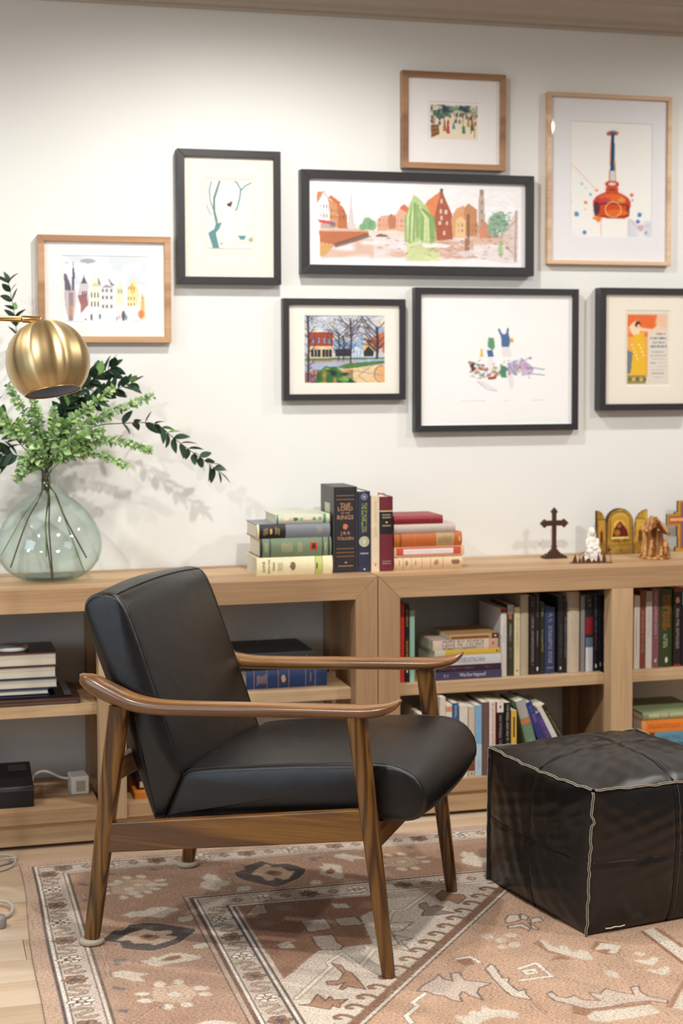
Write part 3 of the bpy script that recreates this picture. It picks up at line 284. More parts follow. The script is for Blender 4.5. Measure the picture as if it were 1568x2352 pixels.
BOOKS=[('h', 1.0257, 4.755, 0.765, 0.0555, 0.241, 0.165, 'ece3bb','hard', [('band', 0.77, 0.86, 'c2cc74'),('band', 0.765, 0.77, '3c4a30'),('band', 0.86, 0.865, '3c4a30'),('tx','GONE', 0.09, 0.6, '3b3a28','across', 0.5),('tx','WITH THE', 0.16, 0.8, '3b3a28','across', 0.5),('tx','WIND', 0.22, 0.5, '3b3a28','across', 0.5),('dash', 0.27, 0.33, '9a9570'),('poly', 0.42, 0.52, '7a6f52'),('poly', 0.78, 0.8, '3b3a28')], 'thick cream hardback with pale green tail band, bottom of the left stack','books stacked flat left of the upright books on the console', {}),('h', 1.0357, 4.755, 0.8209, 0.0582, 0.227, 0.165, '73866a','hard', [('band', 0.0, 0.035, '20241f'),('band', 0.135, 0.15, '26302a'),('band', 0.87, 0.885, '26302a'),('band', 0.955, 0.975, '1c1f1c'),('dash', 0.06, 0.1, 'd8caa0'),('dash', 0.29, 0.46, 'cdbf94'),('dash', 0.52, 0.58, 'cdbf94'),('band', 0.7, 0.8, 'c03a2c', 0.35, 0.75),('band', 0.725, 0.775, '181818', 0.42, 0.68),('dash', 0.9, 0.93, 'e0d6b0')], 'green cloth hardback with a small red and black spine panel in the left stack','books stacked flat left of the upright books on the console', {}),('h', 1.0265, 4.755, 0.8795, 0.0446, 0.2323, 0.165, '7c8089','hard', [('band', 0.0, 0.03, 'e5d9a6'),('band', 0.03, 0.39, '222226'),('dash', 0.08, 0.14, 'c9a869'),('dash', 0.24, 0.31, 'c9a869'),('poly', 0.17, 0.21, 'c9a869'),('dash', 0.82, 0.9, 'c4b58c')], 'grey hardback with black title panel near the top of the left stack','books stacked flat left of the upright books on the console', {}),('h', 1.0869, 4.755, 0.9244, 0.027, 0.1705, 0.165, 'c8ccb4','hard', [('band', 0.01, 0.04, '3c7a55'),('band', 0.88, 0.93, '4f8a62'),('poly', 0.12, 0.26, 'f1ddc6'),('poly', 0.3, 0.42, '6a5f62'),('poly', 0.44, 0.5, '8fb58c'),('band', 0.52, 0.66, 'ead9c0', 0.35, 0.6),('poly', 0.68, 0.74, '5f9a6a'),('poly', 0.78, 0.86, '9c9aa0')], 'small green and cream patterned hardback on top of the left stack','books stacked flat left of the upright books on the console', {}),('v', 1.2699, 4.755, 0.765, 0.076, 0.2696, 0.16, '2b2a2e','slip', [('band', 0.1, 0.106, 'a8714f', 0.12, 0.88),('band', 0.145, 0.151, 'a8714f', 0.12, 0.88),('tx','THE', 0.215, 0.45, 'c8966e','across', 1),('tx','LORD', 0.255, 0.62, 'c8966e','across', 1.25),('tx','OF THE', 0.305, 0.38, 'c8966e','across', 0.6),('tx','RINGS', 0.355, 0.68, 'c8966e','across', 1.2),('poly', 0.425, 0.5, 'c8784a', 0.38, 0.62),('tx','J·R·R', 0.545, 0.4, 'c8966e','across', 1),('tx','TOLKIEN', 0.6, 0.7, 'c8966e','across', 1),('band', 0.715, 0.721, 'a8714f', 0.12, 0.88),('band', 0.76, 0.766, 'a8714f', 0.12, 0.88),('band', 0.805, 0.811, 'a8714f', 0.12, 0.88),('poly', 0.87, 0.89, 'c8966e', 0.45, 0.58),('dashx', 0.915, 0.925, 'c8966e')], 'thick black slipcased volume with copper lettering, tallest book on the console','upright books on the console', {}),('v', 1.3487, 4.755, 0.765, 0.0411, 0.2532, 0.16, '2f3148','hard', [('ring', 0.065, '9a9cb0'),('tx','THE SILMARILLION', 0.14, 0.5, 'a9b84e','down', 0.42),('disc', 0.62, 'c9c79a'),('dashx', 0.76, 0.775, 'c8c6d2'),('poly', 0.95, 0.975, 'c8c6d2', 0.4, 0.6)], 'dark blue upright hardback with yellow green title right of the black slipcase','upright books on the console', {}),('v', 1.3926, 4.755, 0.765, 0.0256, 0.2387, 0.16, 'dfcdb0','paper', [('dash', 0.07, 0.55, 'cfb394'),('poly', 0.88, 0.93, 'c0564a', 0.4, 0.6)], 'plain cream upright paperback between the blue and burgundy hardbacks','upright books on the console', {}),('v', 1.4197, 4.755, 0.765, 0.0443, 0.2351, 0.16, '6a2430','hard', [('band', 0.185, 0.2, 'd8b884'),('band', 0.2, 0.5, '191719'),('dashx', 0.235, 0.25, 'c0a884'),('dashx', 0.27, 0.285, 'c0a884'),('poly', 0.33, 0.355, 'd8b884', 0.4, 0.6),('dashx', 0.38, 0.395, 'c0a884'),('dashx', 0.86, 0.87, 'c0a0a0'),('dashx', 0.89, 0.9, 'c0a0a0')], 'burgundy upright hardback with black label and ribbon marker','upright books on the console', {}),('h', 1.4713, 4.77, 0.765, 0.0417, 0.2284, 0.15, 'dcc09c','hard', [('dash', 0.06, 0.08, '8a6a50'),('band', 0.13, 0.135, '8a6a50'),('band', 0.25, 0.255, '9a7a60'),('band', 0.4, 0.405, '8a6a50'),('band', 0.53, 0.535, '8a6a50'),('band', 0.71, 0.715, '8a6a50'),('poly', 0.16, 0.2, '9a7a60'),('poly', 0.3, 0.32, '9a7a60'),('poly', 0.57, 0.66, 'a88468'),('poly', 0.82, 0.97, '8a6450')], 'beige hardback with brown scrollwork at the bottom of the right stack','books stacked flat right of the upright books on the console', {}),('h', 1.4713, 4.77, 0.8071, 0.0292, 0.2342, 0.15, 'dcb890','paper', [('band', 0.03, 0.95, 'c0503e', 0.12, 0.95),('band', 0.13, 0.84, 'efeceb', 0.2, 0.8),('dash', 0.16, 0.8, 'c8c4c4')], 'paperback with white title label on a red patterned spine in the right stack','books stacked flat right of the upright books on the console', {}),('h', 1.4714, 4.77, 0.8367, 0.0444, 0.2267, 0.15, 'b5622c','hard', [('band', 0.62, 0.88, 'b09468'),('dash', 0.64, 0.84, '8a6c40'),('band', 0.08, 0.11, '8e451c'),('band', 0.3, 0.31, 'c87a44'),('poly', 0.94, 0.98, 'd89a70')], 'orange brown leather hardback in the right stack','books stacked flat right of the upright books on the console', {}),('h', 1.4714, 4.77, 0.8815, 0.0277, 0.2046, 0.15, 'bfb0a6','hard', [], 'plain pale grey hardback in the right stack','books stacked flat right of the upright books on the console', {}),('h', 1.4715, 4.77, 0.9096, 0.0263, 0.1621, 0.15, '8e2630','hard', [('dash', 0.05, 0.95, '6a1a22')], 'small dark red embossed hardback on top of the right stack','books stacked flat right of the upright books on the console', {}),('v', 1.4817, 4.735, 0.413, 0.0115, 0.2485, 0.14, 'd6301c','paper', [], 'thin bright red paperback against the post of the first right bay','upright books at the left end of the first right bay', {}),('v', 1.4946, 4.735, 0.413, 0.0158, 0.2492, 0.14, '161c2c','paper', [('dash', 0.07, 0.3, 'e0b030'),('dash', 0.07, 0.3, 'e0b030'),('dash', 0.44, 0.74, 'e0a820'),('dash', 0.46, 0.72, 'e0b030'),('poly', 0.84, 0.88, 'e8e0e0', 0.3, 0.7)], 'navy paperback with yellow spine lettering next to the red book','upright books at the left end of the first right bay', {}),('v', 1.5118, 4.735, 0.413, 0.0158, 0.2278, 0.14, 'a8d2bc','paper', [], 'mint green paperback next to the navy book with yellow letters','upright books at the left end of the first right bay', {}),('h', 1.5955, 4.73, 0.413, 0.0266, 0.2234, 0.16, '43405e','paper', [('dash', 0.12, 0.2, 'c8c0d8'),('tx','What Ever Happened?', 0.36, 0.76, 'd8d0e0','along', 0.6)], 'slate purple paperback at the bottom of the stack behind the chair arm','books stacked flat on the upper shelf of the first right bay', {}),('h', 1.5955, 4.73, 0.44, 0.0196, 0.2218, 0.16, '3c2530','paper', [('dash', 0.04, 0.6, '9a7080'),('dash', 0.75, 0.85, '9a7080')], 'dark plum paperback second from the bottom of the stack behind the chair arm','books stacked flat on the upper shelf of the first right bay', {}),('h', 1.5896, 4.73, 0.46, 0.0308, 0.2246, 0.16, 'dcdde2','paper', [('tx','THE EVERLASTING MAN', 0.3, 0.76, '8a8c98','along', 0.5)], 'white paperback below the yellow one in the stack behind the chair arm','books stacked flat on the upper shelf of the first right bay', {}),('h', 1.5925, 4.73, 0.4912, 0.0182, 0.2187, 0.16, 'e3bd4a','paper', [('band', 0, 0.16, 'd8d8c0'),('poly', 0.94, 0.97, '3a3020')], 'thin yellow paperback in the middle of the stack behind the chair arm','books stacked flat on the upper shelf of the first right bay', {}),('h', 1.5867, 4.73, 0.5097, 0.0307, 0.2185, 0.16, 'e6d3c2','paper', [('band', 0.86, 1.0, 'dcae90'),('tx','GREEK PHILOSOPHY', 0.14, 0.79, '7c766c','along', 0.95),('dash', 0.2, 0.72, 'b0a698', 0.1, 0.2),('poly', 0.9, 0.95, 'b07858', 0.3, 0.7)], 'cream paperback lettered GREEK PHILOSOPHY near the top of the shelf stack','books stacked flat on the upper shelf of the first right bay', {}),('h', 1.6405, 4.73, 0.5409, 0.0168, 0.1676, 0.16, 'c8a070','paper', [('band', 0.05, 0.8, '8e5430', 0.2, 0.6),('band', 0.86, 1, '5a2c20'),('poly', 0.9, 0.96, 'e8d0c0', 0.3, 0.7)], 'small brown patterned paperback on top of the shelf stack','books stacked flat on the upper shelf of the first right bay', {}),('v', 1.8201, 4.742, 0.413, 0.0209, 0.219, 0.2, 'e2dfda','hard', [('band', 0, 0.06, 'a81c20'),('dash', 0.25, 0.5, 'c8c4bc')], 'white hardback with dark red head band, first upright book right of the stack','upright books on the upper shelf of the first right bay', {}),('v', 1.8425, 4.742, 0.413, 0.0209, 0.2307, 0.15, '3c3c2c','paper', [('band', 0.0, 0.13, 'b8b8b8'),('band', 0.14, 0.2, 'b86a44', 0.2, 0.7),('dash', 0.27, 0.52, 'd0ccc0'),('dash', 0.6, 0.75, '8a8a7a')], 'olive paperback with grey library sticker','upright books on the upper shelf of the first right bay', {}),('v', 1.8664, 4.742, 0.413, 0.0195, 0.2213, 0.15, 'e2d6ae','paper', [('dash', 0.15, 0.62, 'b8ac84'),('poly', 0.9, 0.95, 'c07858', 0.3, 0.7)], 'cream paperback right of the olive book with sticker','upright books on the upper shelf of the first right bay', {}),('v', 1.8888, 4.742, 0.413, 0.027, 0.261, 0.15, 'bdb196','hard', [('dash', 0.06, 0.2, 'cdbf84'),('poly', 0.92, 0.96, 'd8c060', 0.4, 0.6)], 'tall beige grey hardback on the upper shelf','upright books on the upper shelf of the first right bay', {}),('v', 1.9188, 4.742, 0.413, 0.0196, 0.2543, 0.15, '2c2426','paper', [('dash', 0.06, 0.14, '8a7c7c'),('dash', 0.25, 0.88, 'b8aca8')], 'brown black paperback right of the tall beige hardback','upright books on the upper shelf of the first right bay', {}),('v', 1.9398, 4.742, 0.413, 0.0121, 0.2593, 0.15, '2a2426','paper', [('dash', 0.03, 0.28, 'b09440'),('dash', 0.44, 0.66, 'b8b0b8'),('poly', 0.9, 0.96, 'e0e0e4', 0.2, 0.8)], 'thin black paperback with a gold upper title','upright books on the upper shelf of the first right bay', {}),('v', 1.955, 4.742, 0.413, 0.0151, 0.2331, 0.15, '2c2e2a','paper', [('dash', 0.08, 0.2, 'd8c888'),('dash', 0.38, 0.7, 'c8b060')], 'dark grey paperback with gold lettering left of the blue book','upright books on the upper shelf of the first right bay', {}),('v', 1.9731, 4.742, 0.413, 0.0348, 0.2164, 0.15, '33446e','hard', [('dash', 0.1, 0.85, 'c8b0a8'),('dashx', 0.9, 0.92, 'a8a0b0')], 'medium blue hardback on the upper shelf','upright books on the upper shelf of the first right bay', {}),('v', 2.017, 4.742, 0.413, 0.0182, 0.2503, 0.15, '29262a','paper', [('dash', 0.36, 0.8, '6c6468'),('poly', 0.91, 0.96, 'dcdcdc', 0.3, 0.7)], 'charcoal paperback right of the blue hardback','upright books on the upper shelf of the first right bay', {}),('v', 2.0368, 4.742, 0.413, 0.0122, 0.2354, 0.15, '1c2026','paper', [('dash', 0.2, 0.8, '98a0a8')], 'thin black paperback left of the thick ivory volume','upright books on the upper shelf of the first right bay', {}),('v', 2.0504, 4.742, 0.413, 0.0428, 0.2641, 0.15, 'cfc2ac','hard', [('band', 0.0, 0.2, 'b4a68e'),('dash', 0.22, 0.7, 'bfb29a')], 'thick ivory volume on the upper shelf','upright books on the upper shelf of the first right bay', {}),('v', 2.0978, 4.742, 0.413, 0.0138, 0.2485, 0.15, '8c8688','paper', [('dash', 0.1, 0.85, 'b0acb0')], 'thin grey paperback right of the thick ivory volume','upright books on the upper shelf of the first right bay', {}),('v', 2.1146, 4.742, 0.413, 0.0246, 0.2476, 0.15, '23262e','paper', [('dash', 0.05, 0.15, 'b0a890'),('band', 0.28, 0.51, '8e2028'),('band', 0.55, 0.68, '5c7890'),('band', 0.68, 1, 'd8dce2')], 'dark paperback with a red block and a white lower spine','upright books on the upper shelf of the first right bay', {}),('v', 2.1422, 4.742, 0.413, 0.0169, 0.2495, 0.15, '14161e','paper', [('dash', 0.03, 0.5, '6c86a8'),('dash', 0.52, 0.74, 'a04080'),('poly', 0.9, 0.96, 'd8d8e0', 0.3, 0.7)], 'black paperback with blue and magenta lettering','upright books on the upper shelf of the first right bay', {}),('v', 2.1607, 4.742, 0.413, 0.0108, 0.2503, 0.15, '101216','paper', [('poly', 0.88, 0.95, 'a8b0b8', 0.3, 0.7)], 'plain thin black book second from the divider post','upright books on the upper shelf of the first right bay', {}),('v', 2.173, 4.742, 0.413, 0.0139, 0.2512, 0.15, '0e1014','paper', [('dash', 0.22, 0.65, 'd0ccc8'),('poly', 0.88, 0.95, 'a8b0b8', 0.3, 0.7)], 'black paperback with white lettering against the divider post','upright books on the upper shelf of the first right bay', {}),('v', 2.2853, 4.74, 0.413, 0.0203, 0.2425, 0.15, 'd8d2ca','paper', [('poly', 0.2, 0.9, 'd0b090', 0.3, 0.5)], 'white paperback first in the second right bay','upright books on the upper shelf of the second right bay', {}),('v', 2.3071, 4.74, 0.413, 0.0172, 0.256, 0.15, '84402e','paper', [('dash', 0.25, 0.8, 'd8b8a0')], 'rust brown paperback in the second right bay','upright books on the upper shelf of the second right bay', {}),('v', 2.3275, 4.74, 0.413, 0.022, 0.2551, 0.15, 'dcd6cc','paper', [('dash', 0.25, 0.6, 'c4bcb0'),('band', 0.0, 0.14, 'a8a294')], 'white paperback between the rust and mauve books','upright books on the upper shelf of the second right bay', {}),('v', 2.351, 4.74, 0.413, 0.022, 0.2614, 0.15, '8c5666','paper', [('dash', 0.03, 0.62, 'dcc0c8'),('poly', 0.88, 0.94, 'e0c8cc', 0.3, 0.7)], 'mauve paperback in the second right bay','upright books on the upper shelf of the second right bay', {}),('v', 2.3761, 4.74, 0.413, 0.0489, 0.2599, 0.15, '34431f','hard', [('dash', 0.08, 0.52, 'd06a28', 0.55, 0.8),('dash', 0.08, 0.54, 'd06a28', 0.25, 0.5),('dash', 0.58, 0.78, 'c8c8b8', 0.3, 0.6),('poly', 0.86, 0.95, 'e0e0d8', 0.4, 0.65)], 'thick olive green hardback with orange lettering','upright books on the upper shelf of the second right bay', {}),('v', 2.4282, 4.74, 0.413, 0.0269, 0.2597, 0.15, '241c1c','paper', [('band', 0, 0.04, '8a3428'),('poly', 0.1, 0.2, 'd8a080', 0.2, 0.8),('dash', 0.24, 0.84, 'c0b4a8'),('band', 0.97, 1, '9a3428')], 'dark paperback with a small portrait on its spine','upright books on the upper shelf of the second right bay', {}),('v', 2.4583, 4.74, 0.413, 0.0382, 0.2496, 0.15, '1c2230','paper', [('band', 0, 0.18, '8aa4c8')], 'dark book with light blue head cut by the photo edge','upright books on the upper shelf of the second right bay', {}),('v', 1.5225, 4.675, 0.113, 0.0172, 0.2098, 0.16, 'd8d2c6','paper', [], 'white paperback leftmost on the lower shelf of the first right bay','upright books on the lower shelf of the first right bay', {}),('v', 1.5425, 4.675, 0.113, 0.0201, 0.1947, 0.16, '5a4a3c','paper', [], 'brown paperback behind the front chair leg on the lower shelf','upright books on the lower shelf of the first right bay', {}),('v', 1.5655, 4.675, 0.113, 0.023, 0.1987, 0.16, 'c8c0b0','paper', [], 'ivory paperback behind the front chair leg on the lower shelf','upright books on the lower shelf of the first right bay', {}),('v', 1.5928, 4.675, 0.113, 0.0173, 0.258, 0.16, 'dcd2c4','paper', [], 'tall ivory paperback just right of the front chair leg','upright books on the lower shelf of the first right bay', {}),('v', 1.6116, 4.675, 0.113, 0.0202, 0.2347, 0.16, 'e0dad2','paper', [('band', 0.03, 0.1, 'd89468')], 'white paperback with an orange mark on the lower shelf','upright books on the lower shelf of the first right bay', {}),('v', 1.6333, 4.675, 0.113, 0.0203, 0.2376, 0.16, '2c5c90','paper', [('dash', 0.03, 0.2, 'c8d8e8')], 'strong blue paperback on the lower shelf','upright books on the lower shelf of the first right bay', {}),('v', 1.6565, 4.675, 0.113, 0.0276, 0.2277, 0.16, 'dcd6cc','paper', [], 'wide white paperback right of the strong blue one','upright books on the lower shelf of the first right bay', {}),('v', 1.687, 4.675, 0.113, 0.0204, 0.2233, 0.16, 'cdbfa8','paper', [('band', 0.6, 0.92, '7c4426'),('poly', 0.94, 0.97, '704028', 0.3, 0.7)], 'cream paperback with a brown lower spine','upright books on the lower shelf of the first right bay', {}),('v', 1.7089, 4.675, 0.113, 0.0219, 0.2261, 0.16, '7fb0d4','paper', [('dash', 0.05, 0.2, 'a8cce4'),('band', 0.55, 1, 'b4cddc'),('dash', 0.78, 0.9, '8098a8')], 'light blue paperback beside the front edge of the seat','upright books on the lower shelf of the first right bay', {}),('v', 1.7322, 4.675, 0.113, 0.022, 0.2345, 0.16, '6a5250','paper', [('dash', 0.08, 0.7, '8c7472')], 'mauve brown paperback on the lower shelf','upright books on the lower shelf of the first right bay', {}),('v', 1.7571, 4.675, 0.113, 0.022, 0.2344, 0.16, 'e2dbd2','paper', [('dash', 0.02, 0.7, 'c04438'),('band', 0.0, 1, 'b02c28', 0.86, 1)], 'white paperback with red lettering on the lower shelf','upright books on the lower shelf of the first right bay', {}),('v', 1.7821, 4.675, 0.113, 0.0221, 0.2316, 0.16, '1c191a','paper', [('band', 0, 0.14, 'e0dcd4'),('poly', 0.04, 0.09, '903028', 0.35, 0.65),('dash', 0.18, 0.9, 'b0a89c')], 'black paperback with a white head block','upright books on the lower shelf of the first right bay', {}),('v', 1.8071, 4.675, 0.113, 0.0207, 0.2287, 0.16, '1a1718','paper', [('dash', 0.03, 0.8, 'c8c4bc')], 'black paperback with white lettering on the lower shelf','upright books on the lower shelf of the first right bay', {}),('v', 1.8308, 4.675, 0.113, 0.0178, 0.2023, 0.16, 'd8b04c','paper', [('band', 0.1, 0.42, '2c2820', 0.35, 0.62),('band', 0.62, 0.8, '24304c'),('band', 0.8, 1, 'c87a50')], 'small yellow paperback with a black panel','upright books on the lower shelf of the first right bay', {}),('v', 1.9084, 4.675, 0.113, 0.034, 0.235, 0.15, '6c8a72','hard', [('band', 0, 0.24, 'a8a8a4'),('band', 0.25, 0.32, 'c87850'),('dash', 0.55, 0.8, 'b8ccb8', 0.3, 0.6)], 'green hardback with a grey and orange upper spine leaning left','books leaning over on the lower shelf of the first right bay', {'lean': 15}),('v', 1.9623, 4.675, 0.113, 0.024, 0.236, 0.15, '2f3a78','hard', [('dash', 0.06, 0.3, '8c90c8')], 'royal blue hardback leaning left','books leaning over on the lower shelf of the first right bay', {'lean': 21}),('v', 1.9969, 4.675, 0.113, 0.02, 0.205, 0.15, '3a3a7c','paper', [('dash', 0.1, 0.5, '9a80c0'),('band', 0, 1, '7a3a78', 0, 0.15)], 'violet blue paperback leaning left','books leaning over on the lower shelf of the first right bay', {'lean': 25}),('v', 2.0271, 4.675, 0.113, 0.017, 0.236, 0.15, 'd8d4cc','paper', [], 'white paperback leaning left near the end of the row','books leaning over on the lower shelf of the first right bay', {'lean': 28}),('v', 2.0573, 4.675, 0.113, 0.016, 0.245, 0.15, '2c2620','paper', [('dash', 0.1, 0.6, 'b09858')], 'dark paperback with gold marks leaning at the end of the row','books leaning over on the lower shelf of the first right bay', {'lean': 31}),('h', 2.3379, 4.7, 0.113, 0.0553, 0.1896, 0.22, '3a6a80','paper', [], 'plain teal hardback beneath the blue paperback in the second right bay','books stacked flat on the lower shelf of the second right bay', {}),('h', 2.3453, 4.7, 0.1687, 0.0378, 0.2137, 0.22, '5e92ac','paper', [('dash', 0.1, 0.6, '4c7890')], 'light blue paperback under the orange one behind the ottoman','books stacked flat on the lower shelf of the second right bay', {}),('h', 2.295, 4.7, 0.2069, 0.0406, 0.2156, 0.22, 'e88430','paper', [('band', 0, 0.07, 'eea060'),('dash', 0.12, 0.9, 'b85a20')], 'orange paperback behind the ottoman','books stacked flat on the lower shelf of the second right bay', {}),('h', 2.2994, 4.7, 0.2479, 0.0261, 0.2141, 0.22, '8a9a70','hard', [('band', 0.1, 0.28, 'c0b890', 0.25, 0.75),('band', 0.3, 0.42, 'b8b088', 0.25, 0.75),('band', 0.45, 0.9, 'b8b088', 0.25, 0.75)], 'sage green hardback on the orange paperback','books stacked flat on the lower shelf of the second right bay', {}),('h', 0.9906, 4.755, 0.413, 0.0573, 0.2565, 0.24, '1f3a66','hard', [('band', 0.09, 0.095, 'b88a78'),('dash', 0.12, 0.24, 'c89a84'),('band', 0.25, 0.255, 'b88a78'),('band', 0.39, 0.395, 'b88a78'),('band', 0.52, 0.525, 'b88a78'),('poly', 0.42, 0.49, 'd0a080'),('band', 0.73, 0.735, 'b88a78'),('dash', 0.78, 0.8, 'c89a84'),('band', 0.85, 0.855, 'b88a78')], 'thick blue cloth hardback seen between the chair arms','large volumes stacked between the chair arms', {}),('h', 0.9718, 4.755, 0.4707, 0.0544, 0.2348, 0.24, '15161a','hard', [('dash', 0.08, 0.18, 'd0a850'),('dash', 0.2, 0.28, 'd0a850'),('dash', 0.35, 0.5, 'd0a850'),('poly', 0.52, 0.6, 'd0a850'),('dash', 0.66, 0.7, 'd0a850'),('dash', 0.86, 0.9, 'd0a850')], 'black hardback with gold lettering on the blue cloth hardback','large volumes stacked between the chair arms', {}),('h', 0.1907, 4.76, 0.4345, 0.0183, 0.2003, 0.19, '2c3c5c','fore', [], 'thin hardback with blue cover edges lowest above the dark album','hardbacks with page edges facing out below the vase', {}),('h', 0.1847, 4.76, 0.4532, 0.03, 0.2322, 0.19, '1f3d55','fore', [], 'thick blue edged hardback second from the bottom by the left vase','hardbacks with page edges facing out below the vase', {}),('h', 0.1853, 4.76, 0.4836, 0.0365, 0.2283, 0.19, '232f4c','fore', [], 'navy edged hardback with a loose page in the left stack','hardbacks with page edges facing out below the vase', {}),('h', 0.1796, 4.76, 0.5205, 0.0391, 0.2357, 0.19, '6e2a26','fore', [('top','15120f')], 'thick dark red edged hardback with a black top cover under the white disc','hardbacks with page edges facing out below the vase', {})]# ================= bookcases =================
YF=4.65; YB=5.045; ZT=.765; S1=.413; S0=.377; B1=.113; B0=.071
def bookcase(xl,xr,divs,label):
    r=empty('bookcase',((xl+xr)/2,YF,FL),label,'bookcase','low oak bookcases along the wall'); ox,oy,oz=r.location
    def part(n,mb,m,wd=.0015):
        for p in mb.v: p-=Vector((ox,oy,oz))
        return bevel(mb.build(n,m,r),wd)
    T=.070
    m=MB(); m.prism([(xl,ZT),(xr,ZT),(xr-T,ZT-T),(xl+T,ZT-T)],1,YF,YB); part('top',m,OAK[0])
    for x0,x1 in ((xl,xl+T),(xr-T,xr)):
        inner=x1 if x0==xl else x0; outer=x0 if x0==xl else x1; g=.0006 if outer>inner else -.0006
        m=MB(); m.prism([(outer,ZT-.0006),(outer,.004),(inner,.004),(inner,ZT-T-.0006)],1,YF,YF+.058); part('post',m,OAK[2])
        m=MB(); m.prism([(outer,ZT-.0006),(outer,.004),(inner,.004),(inner,ZT-T-.0006)],1,YB-.075,YB); part('rear_post',m,OAK[2])
        a,b=sorted((outer+(inner-outer)*.35,outer+(inner-outer)*.7)); m=MB(); m.box(a,b,YF+.058,YB-.075,.004,ZT-T-.001); part('side_panel',m,OAK[2])
    edges=[xl+T]
    for d0,d1 in divs:
        m=MB(); m.box(d0,d1,YF,YF+.058,.071,ZT-T); part('post',m,OAK[2])
        m=MB(); m.box(d0,d1,YB-.075,YB,.004,ZT-T); part('rear_post',m,OAK[2])
        m=MB(); m.box(d0+.026,d1-.026,YF+.058,YB-.075,.071,ZT-T); part('side_panel',m,OAK[2])
        edges+=[d0,d1]
    edges.append(xr-T)
    for i in range(0,len(edges),2):
        a,b=edges[i],edges[i+1]
        m=MB(); m.box(a-.0,b+.0,YF+.056,YB-.01,S0,S1); part('shelf',m,OAK[0])
        m=MB(); m.box(a,b,YF+.010,YB-.01,B0,B1); part('bottom_shelf',m,OAK[0])
    m=MB(); m.box(xl+T+.001,xr-T-.001,YF+.022,YF+.050,.006,B0); part('plinth',m,OAK[0])
    return r
bookcase(-.25,1.3806,[(.526,.605)],'low pale oak bookcase on the left, under the glass vase and behind the armchair')
bookcase(1.3836,3.014,[(2.1632,2.238)],'low pale oak bookcase on the right, full of books, behind the ottoman')

